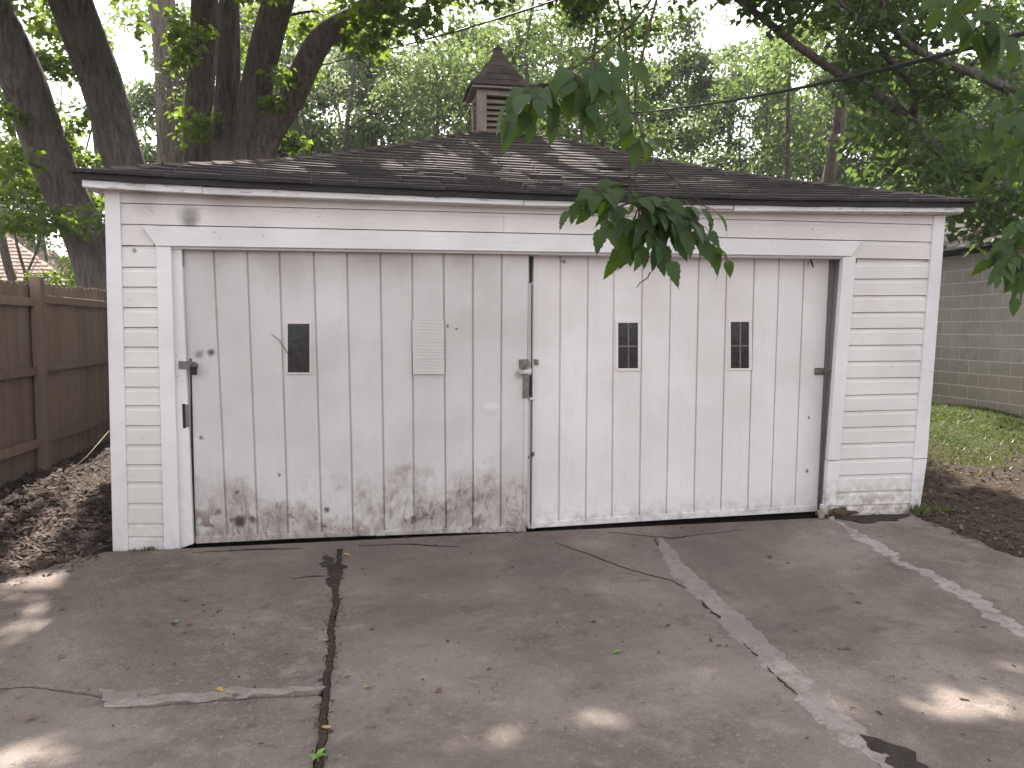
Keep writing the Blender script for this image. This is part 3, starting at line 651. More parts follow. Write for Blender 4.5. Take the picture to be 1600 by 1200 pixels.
for fce in range(4):
    a, b = cors[fce], cors[(fce + 1) % 4]
    for k in range(5):
        t0, t1 = k / 5, min((k + 1.25) / 5, .995)
        bell = lambda t: -.045 * math.sin(math.pi * t)
        n = [3, 3, 2, 2, 1][k]
        for i in range(n):
            q = [a.lerp(b, i / n).lerp(tip, t0), a.lerp(b, (i + 1) / n).lerp(tip, t0), a.lerp(b, (i + 1) / n).lerp(tip, t1), a.lerp(b, i / n).lerp(tip, t1)]
            for p, t in zip(q, (t0, t0, t1, t1)): p.z += bell(t)
            nrm = (q[1] - q[0]).cross(q[3] - q[0]).normalized()
            q[0] += nrm * .016; q[1] += nrm * (.012 + rng.uniform(0, .01))
            raw('shingle', q + [p - nrm * .012 for p in q], [(0, 1, 2, 3), (0, 4, 5, 1), (1, 5, 6, 2), (3, 7, 4, 0)], SHIN, CU)
    for k in range(4):
        p0, p1 = a.lerp(tip, k / 4), a.lerp(tip, min((k + 1.2) / 4, 1))
        p0.z += bell(k / 4) + .03; p1.z += bell(min((k + 1.2) / 4, 1)) + .02
        d = (p1 - p0).normalized(); out = V((a.x - CC.x, a.y - CC.y, 0)).normalized(); sd = V((-out.y, out.x, 0)) * .055
        raw('hip_cap', [p0 + sd - out * .03 + V((0, 0, -.03)), p0, p0 - sd - out * .03 + V((0, 0, -.03)), p1 + sd - out * .03 + V((0, 0, -.03)), p1, p1 - sd - out * .03 + V((0, 0, -.03))], [(0, 1, 4, 3), (1, 2, 5, 4)], SHIN, CU)

# rotten corner debris
def rock(name, c, r, mat, seed, parent=None, sq=(1, 1, .7)):
    bm = bmesh.new(); bmesh.ops.create_icosphere(bm, subdivisions=2, radius=1)
    for v in bm.verts:
        k = 1 + .45 * noise.noise(v.co * 1.7 + V((seed, 0, 0))) + .2 * noise.noise(v.co * 4 + V((0, seed, 0)))
        v.co = V((v.co.x * r * sq[0] * k, v.co.y * r * sq[1] * k, v.co.z * r * sq[2] * k))
    me = bpy.data.meshes.new(name); bm.to_mesh(me); bm.free(); me.materials.append(mat)
    return link(bpy.data.objects.new(name, me), c, parent)
for k, (px, py, r, mt, sq, lb) in enumerate(((1312, 803, .075, ROT, (1.1, .6, .65), 'dark rotten wood lump at the foot of the door casing'), (1283, 806, .05, STONE, (.6, .6, 1.0), 'rotted beige stub of wood below the door casing'), (1300, 810, .03, STONE, (1, .8, .6), 'small pale stone beside the rotten wood lump'), (1330, 800, .04, ROT, (1.6, .6, .5), 'splintered brown wood scrap under the lowest siding board'))):
    P = on_z(px, py + 3, 0); tag(rock('wood_lump' if mt == ROT else 'stone', V((P.x, P.y, r * sq[2] * .6)), r, mt, k * 3.1, None, sq), lb, 'debris' if mt == ROT else 'stone')

# ------------------------------------------------------------------ fence
FN = tag(empty('wooden_fence', (-3.55, 4, 0)), 'brown stained privacy fence with rails and square posts beside the garage', 'fence')
FX = -3.60
y = -2.2; k = 0
while y < 9.6:
    w_ = .138; zt_ = 2.02 + .018 * y + rng.uniform(-.012, .012); x = FX + rng.uniform(-.003, .003)
    zb_ = gz(x, y) - .02
    prism('picket', [V((x, y, zb_)), V((x, y + w_, zb_)), V((x, y + w_, zt_ - .03)), V((x, y + w_ - .03, zt_)), V((x, y + .03, zt_)), V((x, y, zt_ - .03))], (-.018, 0, 0), FENCE, FN, .002)
    y += w_ + rng.uniform(.003, .008)
posts = [-1.76, .66, 3.08, 5.5, 7.92]
for py in posts:
    box('post', (FX + .075, py, 1.0 + .01 * py), (.11, .11, 2.12 + .03 * py), FENCE, FN, .005)
for a, b in zip(posts[:-1], posts[1:]):
    for zr in (.36, 1.12, 1.84):
        s = .018 * (a + b) / 2 * (zr / 2)
        box('rail', (FX + .042, (a + b) / 2, zr + s), (.04, b - a - .115, .09), FENCE, FN, .004)

# ------------------------------------------------------------------ block building on the right
BB = tag(empty('block_building', (10.5, 4.5, .3)), 'neighbouring grey concrete block building with dark low roof', 'building')
BX = 9.2
box('mortar_wall', (BX + .087, 3.0, 1.5), (.16, 12.3, 2.52), MORTAR, BB)
box('mortar_wall', (BX + 2.5, -3.05, 1.5), (4.6, .16, 2.52), MORTAR, BB)
for c in range(12):
    z = .28 + c * .203
    for k in range(24):
        y0 = -2.0 + k * .405 + (c % 2) * .2
        if y0 > 8.6: continue
        ob = box('block', (BX + .03, y0 + .2, z + .1), (.06, .388, .185), BLOCK, BB, .004)
box('roof_edge', (BX - .06, 3.2, 2.78), (.34, 12.8, .06), TAR, BB, .006)
prism('roof', [V((BX - .25, -3.3, 2.812)), V((BX + 3, -3.3, 3.85)), V((BX + 6, -3.3, 2.812))], (0, 12.8, 0), DARKS, BB)

# ------------------------------------------------------------------ neighbour house on the left
NH = tag(empty('neighbour_house', (-14, 14, 0)), 'neighbouring house with pinkish brown shingle roof beyond the fence', 'house')
c0 = at(116, 447, 19.0); c1 = at(-40, 372, 20.5)
ezn = c0.z; fl = V((c0.x - 9, c0.y - .0, ezn))
dirh = V((-1, 0, 0)); hr = V((c0.x, c0.y, ezn)); depth = 6.0; rz = ezn + 1.9
r0 = V((c0.x - 3.2, c0.y + 3.0, rz)); r1 = V((c0.x - 9, c0.y + 3.0, rz)); bl_ = V((c0.x - 9, c0.y + depth, ezn)); br_ = V((c0.x, c0.y + depth, ezn))
RF = raw('roof', [fl, hr, r0, r1, bl_, br_], [(0, 1, 2, 3), (1, 5, 2), (5, 4, 3, 2)], PINKS, NH)
sv, sf = [], []
for c in range(18):
    t0, t1 = c / 18, (c + 1.2) / 18
    for k in range(32):
        s0 = (k + .5 * (c % 2)) / 32; s1 = s0 + 1 / 32 - .002
        A = lambda s, t: fl.lerp(hr, s).lerp(r1.lerp(r0, s), t)
        if s1 > 1: s1 = 1
        q = [A(s0, t0) + V((0, -.01, .03)), A(s1, t0) + V((0, -.01, .03)), A(s1, min(t1, 1)) + V((0, 0, .008)), A(s0, min(t1, 1)) + V((0, 0, .008))]
        m_ = len(sv); sv += q + [p + V((0, 0, -.015)) for p in q]; sf += [(m_, m_ + 1, m_ + 2, m_ + 3), (m_, m_ + 4, m_ + 5, m_ + 1)]
tag(raw('shingle_field', sv, sf, PINKS, RF), kind='stuff')
box('wall', (c0.x - 4.7, c0.y + depth / 2, ezn / 2 - .05), (8.4, depth - .8, ezn), PAINT, NH)

# ------------------------------------------------------------------ foliage tools
SPOTS = [(2.47, -3.2, .26, .13), (2.75, -3.35, .16, .12), (.91, -3.06, .12, .07), (.40, -3.12, .16, .09), (-1.30, -2.92, .18, .13), (-1.98, -.72, .24, .11), (1.95, -3.15, .07, .06), (2.95, -2.95, .13, .07),
         (-10.0, 11.2, 3.2, 2.2), (6.2, .6, .4, .25)] + [(on_z(x_, y_, .2).x, on_z(x_, y_, .2).y - .18, .45, .3) for x_, y_ in ((1450, 695), (1490, 705), (1530, 712), (1565, 722), (1600, 730), (1640, 740))]
a_, b_ = on_z(143, 752), on_z(30, 885)
for k in range(9): p = a_.lerp(b_, k / 8); SPOTS.append((p.x, p.y, .11, .17))
a_, b_ = on_z(176, 818), on_z(125, 872)
for k in range(4): p = a_.lerp(b_, k / 3); SPOTS.append((p.x, p.y, .09, .12))
for px, py in ((300, 268), (345, 275), (490, 284), (560, 262), (605, 292), (655, 266), (770, 208), (805, 226), (700, 238), (845, 293), (960, 300), (1040, 284), (1085, 300), (925, 278), (1000, 291), (740, 284), (560, 292), (500, 262), (640, 246), (880, 255), (780, 262), (1130, 308), (1050, 306), (430, 268), (720, 262), (905, 240), (970, 262), (1020, 272), (860, 226), (1100, 285), (1180, 300), (930, 262), (820, 245), (660, 290)):
    r_ = ray(px, py); k_ = .372; t_ = (2.66 + k_ * (CAM.y + .15) - CAM.z) / (r_.z - k_ * r_.y); q_ = CAM + r_ * t_
    q_ -= TOSUN * (q_.z / TOSUN.z); ry_ = rng.uniform(.14, .26); SPOTS.append((q_.x, max(q_.y, -2.34 + ry_), rng.uniform(.18, .32), ry_))
SP = np.array(SPOTS)
TS = np.array(TOSUN)
def keep_mask(P, pad):
    G_ = P[:, :2] - TS[:2] * (P[:, 2:3] / TS[2])
    k = np.ones(len(P), bool)
    for (x, y, rx, ry) in SP:
        k &= ((G_[:, 0] - x) / (rx + pad)) ** 2 + ((G_[:, 1] - y) / (ry + pad)) ** 2 > 1
    return k
def leaf_mesh(name, C, L, mat, parent, W=.55, droop=.5, cull=True, flat=1.0):
    """C: (n,3) leaf positions, L: mean length"""
    if cull: C = C[keep_mask(C, L * .42)]
    n = len(C)
    ln = L * npr.uniform(.7, 1.25, n)
    az = npr.uniform(0, 2 * np.pi, n); dz = npr.normal(-droop, .45, n)
    d = np.stack([np.cos(az), np.sin(az), dz], 1); d /= np.linalg.norm(d, axis=1)[:, None]
    up = np.stack([npr.normal(0, .55, n), npr.normal(0, .55, n), np.full(n, flat)], 1)
    s = np.cross(d, up); s /= np.linalg.norm(s, axis=1)[:, None] + 1e-9
    nn = np.cross(s, d)
    base = C; mid = C + d * ln[:, None] * .42; tip = C + d * ln[:, None] - nn * (ln * .12)[:, None]
    wv = s * (ln * W * .5)[:, None]; lift = nn * (ln * .10)[:, None]
    v = np.stack([base, mid + wv + lift, tip, mid - wv + lift], 1).reshape(-1, 3)
    org = v.mean(0); v = v - org
    me = bpy.data.meshes.new(name); me.vertices.add(4 * n); me.vertices.foreach_set('co', v.ravel())
    # two triangles folded on the midrib
    i = np.arange(n)[:, None] * 4
    tri = np.concatenate([i + np.array([[0, 1, 2]]), i + np.array([[0, 2, 3]])], 1).ravel()
    me.loops.add(6 * n); me.loops.foreach_set('vertex_index', tri); me.polygons.add(2 * n)
    me.polygons.foreach_set('loop_start', np.arange(2 * n) * 3); me.polygons.foreach_set('loop_total', np.full(2 * n, 3))
    me.update(calc_edges=True); me.materials.append(mat)
    return link(bpy.data.objects.new(name, me), V(org), parent)
def clump_pts(cs, rs, per):
    out = []
    for c, r in zip(cs, rs):
        n = int(per * npr.uniform(.6, 1.3))
        g = npr.normal(0, 1, (n, 3)); g /= np.linalg.norm(g, axis=1)[:, None]; g *= (npr.random(n) ** .45)[:, None]
        out.append(np.array(c) + g * np.array([r, r, r * .62]))
    return np.concatenate(out)
def limbs_to(T, nodes, cs, r0=.05, n=5, wig=.12):
    """nodes: list of (pos, radius) on trunk; connect every clump to the nearest node, growing the skeleton outwards"""
    nodes = list(nodes); P = np.array([tuple(q[0]) for q in nodes])
    order = sorted(range(len(cs)), key=lambda i: np.min(np.linalg.norm(P - np.array(cs[i]), axis=1)))
    for i in order:
        c = np.array(cs[i]); dd = np.linalg.norm(P - c, axis=1) + np.maximum(0, P[:, 2] - c[2]) * .8
        j = int(np.argmin(dd)); a = V(P[j]); b = V(c); Ld = (b - a).length
        if Ld < .15: continue
        r = min(nodes[j][1] * .62, r0 * (.35 + .35 * Ld)); m1 = a.lerp(b, .35) + V((rng.uniform(-1, 1), rng.uniform(-1, 1), rng.uniform(0, 1.3))) * wig * Ld; m2 = a.lerp(b, .7) + V((rng.uniform(-1, 1), rng.uniform(-1, 1), rng.uniform(0, 1))) * wig * Ld
        p_, r_ = spline([a, m1, m2, b], [r, r * .8, r * .55, max(r * .25, .004)], 3)
        T.add(p_, r_, n, cap=False)
        new = [(m1, r * .75), (m2, r * .55), (b, max(r * .3, .006))]
        nodes += new; P = np.concatenate([P, np.array([tuple(q[0]) for q in new])])
def pix(P):
    d = V(P) - CAM; w_ = d.dot(FW); return (800 + F * d.dot(RT) / w_, 600 - F * d.dot(UP) / w_, w_) if w_ > .5 else (0, -999, 1)
def above(cs, keep=.2):           # thin out clumps that would droop into the camera's view
    out = []
    for c in cs:
        x, y, w_ = pix(c)
        if y + F * .55 / w_ < 40 or x < -60 or x > 1660 or rng.random() < keep: out.append(c)
    return out
def tree(name, label, stems, clumps, per, L, bark, leafm, group=None, clr=(.5, .9), r0=.05, cat='tree', W=.55, cull=True, droop=.5, tn=9, sprays=(), sr=(.22, .42), sper=70):
    b = stems[0][0][0]; o = tag(empty(name, (b[0], b[1], gz(b[0], b[1]))), label, cat, group)
    T = Tubes(); nodes = []
    for pts, rad in stems:
        p_, r_ = spline(pts, rad, 5); T.add(p_, r_, tn, wob=.06)
        nodes += [(p, r) for p, r in zip(p_, r_)][len(p_) // 3:]
    limbs_to(T, nodes, list(clumps) + list(sprays), r0)
    T.build('trunk', bark, o)
    rs = [rng.uniform(*clr) for _ in clumps]
    P = clump_pts(clumps, rs, per)
    if sprays: P = np.concatenate([P, clump_pts(sprays, [rng.uniform(*sr) for _ in sprays], sper)])
    leaf_mesh('crown', P, L, leafm, o, W, droop, cull)
    return o
def rbox(n, x, y, z): return [V((rng.uniform(*x), rng.uniform(*y), rng.uniform(*z))) for _ in range(n)]
def pxc(*rows):     # explicit clumps: (px, py, distance)
    return [at(*r) for r in rows]

# ------------------------------------------------------------------ the two big old trees behind the garage, on the left
def gp(x, y): return V((x, y, gz(x, y) - .1))
S1 = ([gp(-2.9, 8.0), at(215, 600, 13.4), at(150, 420, 13.1), at(110, 320, 12.9), at(58, 190, 12.6), at(12, 70, 12.2), at(-60, -90, 12.0), at(-140, -320, 12)], [0.468, 0.378, 0.324, 0.333, 0.342, 0.333, 0.297, 0.198])
S2 = ([gp(-2.7, 8.3), at(240, 420, 13.6), at(200, 270, 13.4), at(160, 140, 13.2), at(112, 0, 12.8), at(60, -160, 12.4), at(10, -380, 12)], [0.45, 0.36, 0.333, 0.342, 0.342, 0.306, 0.198])
cA = rbox(80, (-9.5, -2.0), (3.0, 11), (6.8, 11)) + rbox(44, (-6.5, -2.6), (-1.0, 4.0), (6.4, 9))
sA = pxc((25, 230, 14.5), (15, 300, 14), (40, 350, 14.2), (75, 330, 14.6), (100, 20, 14.8), (125, 70, 15), (95, 110, 15), (110, 200, 14.9), (135, 250, 15), (85, 285, 14.4), (120, 300, 14.8), (12, 180, 12), (10, 250, 11.8), (140, 345, 12), (40, 290, 14.4), (140, 180, 15), (5, 340, 12.2), (85, 345, 12.2), (100, 270, 14.6), (65, 90, 15), (150, 320, 13.8)) + [at(rng.uniform(-20, 160), rng.uniform(0, 330), rng.uniform(14.6, 16)) for _ in range(24)] + [at(rng.uniform(280, 480), rng.uniform(0, 240), rng.uniform(15.5, 17)) for _ in range(22)]
tree('maple_tree', 'dark double-trunked tree leaning left beside the garage corner', [S1, S2], above(cA), 300, .14, BARK, LEAF_M, clr=(.5, .95), r0=.06, tn=12, W=.75, sprays=sA, sr=(.28, .55), sper=110)
S4 = ([gp(-2.0, 8.9), at(312, 400, 14.2), at(308, 240, 14.0), at(316, 100, 13.8), at(320, -60, 13.6), at(320, -330, 13.2)], [.34, .27, .24, .235, .23, .15])
S5 = ([gp(-1.6, 8.7), at(362, 400, 13.8), at(352, 230, 13.5), at(358, 100, 13.4), at(357, -40, 13.3), at(350, -330, 13)], [0.378, 0.306, 0.243, 0.198, 0.162, 0.108])
S6 = ([gp(-1.5, 8.6), at(382, 400, 13.8), at(385, 230, 13.5), at(404, 120, 13.2), at(436, 0, 13.0), at(475, -150, 12.4), at(520, -380, 11.5)], [0.45, 0.37, 0.31, 0.265, 0.25, 0.23, 0.16])
S7 = ([gp(-1.4, 8.7), at(388, 400, 13.8), at(408, 240, 13.5), at(455, 150, 13.2), at(505, 60, 12.8), at(572, 14, 12.0), at(690, -40, 10.8), at(860, -160, 9.2)], [0.37, 0.34, 0.27, 0.235, 0.20, 0.13, 0.10, 0.07])
cB = rbox(185, (-3.5, 6.2), (-.2, 9.5), (6.6, 10.5))
def shade(n, x, y, z):          # clumps hung where they shade that stretch of ground
    out = []
    for _ in range(n):
        h = rng.uniform(*z); q = V((rng.uniform(*x), rng.uniform(*y), 0)); out.append(q + TOSUN * (h / TOSUN.z))
    return out
cB += shade(125, (-3.2, 4.0), (-5.5, -2.3), (6.8, 9.5)) + shade(34, (-1.0, 3.2), (-7.8, -5.6), (7, 9.2))
sB = pxc((270, 30, 12.4), (250, 70, 12.2), (285, 85, 12.5), (240, 45, 12), (300, 50, 12), (262, 100, 12.1), (275, 60, 12.3), (315, 185, 12.9), (305, 205, 12.9), (445, 125, 12.8), (425, 160, 12.9), (480, 40, 14), (560, 30, 11.4), (600, 50, 11.2), (640, 20, 10.8), (690, 15, 10.5), (505, 25, 13.4), (620, 5, 11.2), (590, 15, 11), (540, 60, 13.5), (335, 80, 15), (340, 150, 15.2), (470, 60, 14.4), (575, 75, 11.5), (660, 40, 11))
tree('maple_tree', 'dark multi-stemmed tree fanning out behind the garage roof', [S6, S5, S7, S4], above(cB), 300, .14, BARK, LEAF_M, clr=(.45, .95), r0=.06, tn=12, W=.75, sprays=sB, sr=(.22, .42), sper=75)
tree('pale_tree', 'pale barked tree with broken stubs behind the dark stems', [([gp(-4.4, 12.6), at(268, 300, 18.5), at(263, 150, 18.5), at(252, 0, 18.5), at(240, -200, 18.5)], [.36, .30, .28, .30, .25]), ([at(263, 180, 18.5), at(285, 120, 18.3), at(296, 60, 18.2)], [.15, .12, .06])], pxc((200, 200, 19), (220, 90, 20), (190, 40, 20), (230, 150, 21), (180, 120, 21)) + rbox(24, (-9, -2), (13, 16), (7, 11)), 150, .10, BARKP, LEAF_P, clr=(.6, 1.1), r0=.05, W=.35)

# ------------------------------------------------------------------ leaning tree on the right, limbs crossing above the roof
R1 = [gp(7.6, 7.2), at(1560, 330, 12.4), at(1495, 259, 11.6), at(1442, 214, 11.0), at(1412, 180, 10.8), at(1365, 146, 10.4), at(1306, 112, 10.0), at(1255, 78, 9.7), at(1200, 35, 9.4), at(1140, -12, 9.1), at(1060, -90, 8.7)]
R2 = [at(1425, 195, 10.9), at(1428, 140, 10.6), at(1390, 93, 10.2), at(1355, 45, 9.8), at(1306, 0, 9.5), at(1240, -70, 9.2)]
R3 = [gp(8.4, 6.6), at(1660, 200, 11.5), at(1600, 155, 10.8), at(1530, 118, 10.4), at(1470, 96, 10), at(1410, 62, 9.8), at(1380, 10, 9.5), at(1360, -60, 9.3)]
cR = rbox(60, (3.4, 9.0), (3.0, 9.5), (6.4, 9.8)) + shade(52, (2.4, 6.0), (-5.0, -.3), (6.8, 9))
sR = [at(rng.uniform(1330, 1620), rng.uniform(-10, 320), rng.uniform(9.5, 12.5)) for _ in range(60)] + [at(rng.uniform(1120, 1400), rng.uniform(-60, 20), rng.uniform(8.8, 11)) for _ in range(16)] + [at(rng.uniform(1500, 1610), rng.uniform(300, 380), rng.uniform(10.6, 11.6)) for _ in range(7)]
tree('leaning_tree', 'tree with long dark limbs leaning in over the right of the roof', [(R1, [.13, .08, .068, .075, .08, .062, .054, .05, .045, .04, .03]), (R2, [.05, .045, .042, .04, .035, .025]), (R3, [.12, .085, .07, .06, .05, .042, .035, .02])], above(cR), 260, .14, BARK, LEAF_D, clr=(.4, .85), r0=.035, W=.7, sprays=sR, sr=(.3, .6), sper=85)

# ------------------------------------------------------------------ wood behind
def wood_tree(px, y, label, z0=1.6, z1=11, wd=2.4, n=44, per=150, L=.125, tr=.10, bark=BARKG, leaf=LEAF_B, lean=0.0, name='woodland_tree', group=None, cull=True, clr=(.5, 1.0), W=.62, wig=.3, extra=3):
    k = (px - 800) / F; d = (RT * k + V((math.sin(YAW), math.cos(YAW), 0))); s = (y - CAM.y) / d.y; x = d.x * s
    pts = [V((x, y, gz(x, y) - .1))]; h = z1 * .95
    for i in range(1, 6): pts.append(V((x + lean * i / 5 * h + rng.uniform(-wig, wig), y + rng.uniform(-.3, .3), h * i / 5)))
    stems = [(pts, [tr * 1.25, tr, tr * .85, tr * .7, tr * .5, tr * .3])]
    for _ in range(extra):
        ex, ey, el, er = x + rng.uniform(-1.5, 1.5), y + rng.uniform(-.8, .8), rng.uniform(-.16, .16), rng.uniform(.022, .05)
        stems.append(([V((ex + el * h * i / 5 + rng.uniform(-.32, .32) * (i > 0), ey, gz(ex, ey) - .1 + h * .85 * i / 5)) for i in range(6)], [er * k_ for k_ in (1.2, 1, .9, .7, .5, .3)]))
    cs = []
    for _ in range(n):
        t = rng.random(); z = z0 + (z1 - z0) * t; r = wd * math.sqrt(rng.random()) * (.75 + .4 * math.sin(math.pi * min(1, t + .15)))
        a = rng.uniform(0, 6.283); cs.append(V((x + lean * z + r * math.cos(a), y + r * math.sin(a) * .8, z)))
    per = int(per * 1.5); return tree(name, label, stems, cs, per, L, bark, leaf, group, clr, .03, W=W, cull=cull, tn=8)
wood_tree(1276, 7.8, 'straight grey trunk rising behind the right slope of the roof', z0=6.4, z1=10, wd=1.6, n=26, tr=.16, extra=0, lean=.035, wig=.03, per=110, bark=BARKP)
wood_tree(1238, 10.5, 'slim forked grey tree next to the straight grey trunk', z0=3.6, z1=9, wd=1.3, n=20, tr=.085, lean=-.06, per=90)
wood_tree(1190, 12.5, 'thin dark stemmed tree beside the bright gap in the wood', z0=3, z1=9, wd=1.3, n=22, tr=.06, per=110, bark=BARK, leaf=LEAF_D)
wood_tree(925, 11.5, 'bushy tree with a dark stem just right of the cupola', z0=3, z1=9.5, wd=1.7, n=40, tr=.085, per=130, bark=BARK)
wood_tree(840, 14, 'slender leafy tree rising straight behind the cupola', z0=3.2, z1=11, wd=1.8, n=44, tr=.10, per=140)
wood_tree(690, 13.5, 'dense green tree just left of the cupola', z0=3.2, z1=8.5, wd=1.9, n=46, tr=.10, per=150, lean=-.04)
wood_tree(560, 15, 'airy pale green tree seen between dark stems and cupola', z0=3.4, z1=11, wd=2.3, n=34, tr=.10, per=120, leaf=LEAF_P, L=.11)
wood_tree(30, 15, 'bushy green tree above the pinkish house roof', z0=2.6, z1=8, wd=2.1, n=46, tr=.12, per=150)
wood_tree(125, 12.5, 'low bright green shrub between the fence and leaning trunk', z0=1.2, z1=2.9, wd=1.0, n=18, tr=.04, extra=0, per=120, name='shrub', leaf=LEAF_M)
wood_tree(70, 18.5, 'dark green bush mass low behind the leaning trunks', z0=1.5, z1=5.2, wd=2.6, n=60, per=170, leaf=LEAF_D, tr=.08)
wood_tree(150, 17, 'feathery pale tree in the gap between the two leaning trunks', z0=3, z1=12, wd=2.4, n=30, per=120, leaf=LEAF_P, L=.10, W=.3)
wood_tree(1420, 13, 'dense dark tree behind the right eave corner', z0=2.2, z1=8.5, wd=2.1, n=60, per=140, leaf=LEAF_D, tr=.1)
wood_tree(1545, 11, 'dark leafy shrub crowding above the block building roof', extra=0, z0=3.5, z1=5.8, wd=1.8, n=40, per=130, leaf=LEAF_D, tr=.07, name='shrub')
wood_tree(1350, 16, 'tall tree with brown leaning stem deep in the wood', z0=2.5, z1=10, wd=2.3, n=46, per=140, tr=.1, bark=BARKP, lean=.05)
def WL(px):
    for lim_, t in ((150, 'distant tree beyond the pinkish house roof'), (530, 'distant tree seen behind the fanned dark stems'), (760, 'distant tree between the fanned stems and the cupola'), (940, 'distant tree rising far behind the cupola'), (1160, 'distant tree by the bright gap right of the cupola'), (1420, 'distant tree far behind the straight grey trunk')):
        if px < lim_: return t
    return 'distant tree far behind the block building'
for px, y in ((-60, 21), (90, 22), (330, 20), (455, 19), (395, 24), (520, 23), (585, 19), (640, 21), (745, 18), (800, 23), (900, 22), (985, 17), (1010, 24), (1150, 20), (1210, 17.5), (1290, 20), (1400, 21), (1480, 17), (1560, 19), (1650, 15)):
    thin = px in (1010, 1150, 520, 90)
    wood_tree(px, y, WL(px), z0=1.5, z1=11, wd=2.9, n=52 if thin else 84, per=125 if thin else 215, L=.17, tr=.13, bark=rng.choice([BARK, BARKG]), leaf=LEAF_P if px in (455, 520, 90) else rng.choice([LEAF_B, LEAF_B, LEAF_D]), lean=rng.uniform(-.05, .05), group='distant trees: ' + WL(px))

# ------------------------------------------------------------------ near tree (trunk out of view) with hanging leafy twigs
def near_leaf(var):
    n = 11; vv, ff = [], []; curl = (.10, .22, .32, .16)[var]; fold = (.20, .12, .28, .06)[var]; side = (.04, -.06, .05, -.03)[var]
    for i in range(n + 1):
        t = i / n
        wdt = .30 * (math.sin(math.pi * t ** .62) ** .9) * (1 - .35 * t) + .002
        if t > .8: wdt *= (1 - t) / .2 * .8 + .06
        z = -curl * t * t; x = side * math.sin(math.pi * t)
        ser = .022 * (1 if i % 2 else -1) * (0 < i < n - 1)
        vv += [(x - wdt - ser, t, z + fold * wdt - .02 * (i % 2)), (x, t, z), (x + wdt + ser, t, z + fold * wdt + .02 * (i % 2 - .5))]
    for i in range(n): ff += [(i * 3, i * 3 + 1, i * 3 + 4, i * 3 + 3), (i * 3 + 1, i * 3 + 2, i * 3 + 5, i * 3 + 4)]
    me = bpy.data.meshes.new('leaf'); me.from_pydata(vv, [], ff); me.materials.append(LEAF_N)
    me.polygons.foreach_set('use_smooth', [True] * len(me.polygons)); me.update(); return me
NL = [near_leaf(i) for i in range(4)]
NTR = tag(empty('shade_tree', (6.2, -5.2, 0)), 'near tree whose leafy twigs hang in front of the garage', 'tree')
def put_leaf(parent, p, d, nrm, L):
    d = d.normalized(); s = d.cross(nrm); s = s.normalized() if s.length > .01 else V((1, 0, 0)); nn = s.cross(d)
    o = bpy.data.objects.new('leaf', rng.choice(NL)); COL.objects.link(o); o.parent = parent
    M = Matrix((s, d, nn)).transposed().to_4x4() @ Matrix.Scale(L, 4)
    o.matrix_local = Matrix.Translation(p - ORG[parent.name]) @ M
    return o
def hang(name_pts, twigs, L, thick=.006):
    T = Tubes(); p_, r_ = spline(name_pts, [thick * (1 - .75 * i / (len(name_pts) - 1)) for i in range(len(name_pts))], 6); T.add(p_, r_, 6)
    spec = []
    for e in twigs:
        i = min(range(len(p_)), key=lambda k: (p_[k] - e).length + max(0, e.z - p_[k].z) * 1.5); a = p_[max(0, i - 1)]
        m_ = a.lerp(e, .5) + V((0, 0, .10 * (a - e).length)) + V((rng.uniform(-.02, .02), rng.uniform(-.03, .03), 0))
        q, rr = spline([a, m_, e], [.003, .0022, .0013], 6); T.add(q, rr, 5)
        n = max(4, int((a - e).length / (L * .24)))
        for k in range(n):
            t = 1 - (k / n) * .85; idx = min(len(q) - 1, int(t * (len(q) - 1))); p = q[idx].copy()
            tan = (q[min(idx + 1, len(q) - 1)] - q[max(idx - 1, 0)]).normalized(); sd = tan.cross(V((0, 0, 1)))
            d = tan * (.9 if k == 0 else .45) + sd * ((-1) ** k) * (0 if k == 0 else .75) + V((0, 0, -rng.uniform(.35, 1.0))) + V((rng.uniform(-.3, .3), rng.uniform(-.3, .3), 0))
            nrm = V((rng.uniform(-.5, .5), -rng.uniform(.25, .9), rng.uniform(.35, .9)))
            pet = p + d.normalized() * L * .22; T.add([p, pet], [.0011, .0009], 4, cap=False)
            spec.append((pet - d.normalized() * L * .02, d, nrm, L * rng.uniform(.68, 1.12)))
    B = T.build('branch', TWIG, NTR)
    for s in spec: put_leaf(B, *s)
    return B
ja = lambda x, y, d: at(x, y, d + rng.uniform(-.12, .12))
# low hanging spray
hang([at(1040, -230, 2.9), at(965, -60, 2.85), at(978, 70, 2.85), at(983, 180, 2.85), at(985, 290, 2.85), at(1000, 325, 2.85)],
     [ja(x, y, 2.85) for x, y in ((893, 322), (912, 308), (935, 300), (945, 350), (962, 340), (966, 392), (985, 375), (1000, 385), (1028, 395), (1045, 400), (1058, 362), (1020, 335), (1082, 345), (1070, 328), (1102, 355), (1122, 385), (1132, 400), (1110, 325), (1040, 308), (990, 302), (925, 318), (1000, 355), (1035, 375), (1090, 370))], .102)
tw = Tubes(); tw.add([at(1016, 425, 2.85), at(1012, 434, 2.85), at(1000, 442, 2.85), at(994, 450, 2.85)], [.003, .0025, .002, .0012], 5); tw.build('bare_twig', TWIG, NTR)
# upper spray in front of the cupola
hang([at(1110, -260, 2.5), at(1060, -90, 2.45), at(1010, 10, 2.4), at(960, 60, 2.4), at(900, 105, 2.4), at(850, 135, 2.4)],
     [ja(x, y, 2.4) for x, y in ((800, 178), (792, 155), (828, 180), (842, 145), (862, 178), (882, 145), (912, 155), (930, 175), (925, 115), (960, 140), (955, 105), (890, 108), (985, 90))], .10)
hang([at(1060, -120, 2.6), at(1010, 60, 2.6), at(992, 160, 2.6), at(1005, 215, 2.6)], [ja(x, y, 2.6) for x, y in ((1000, 215), (1016, 225), (985, 195), (968, 172))], .09)
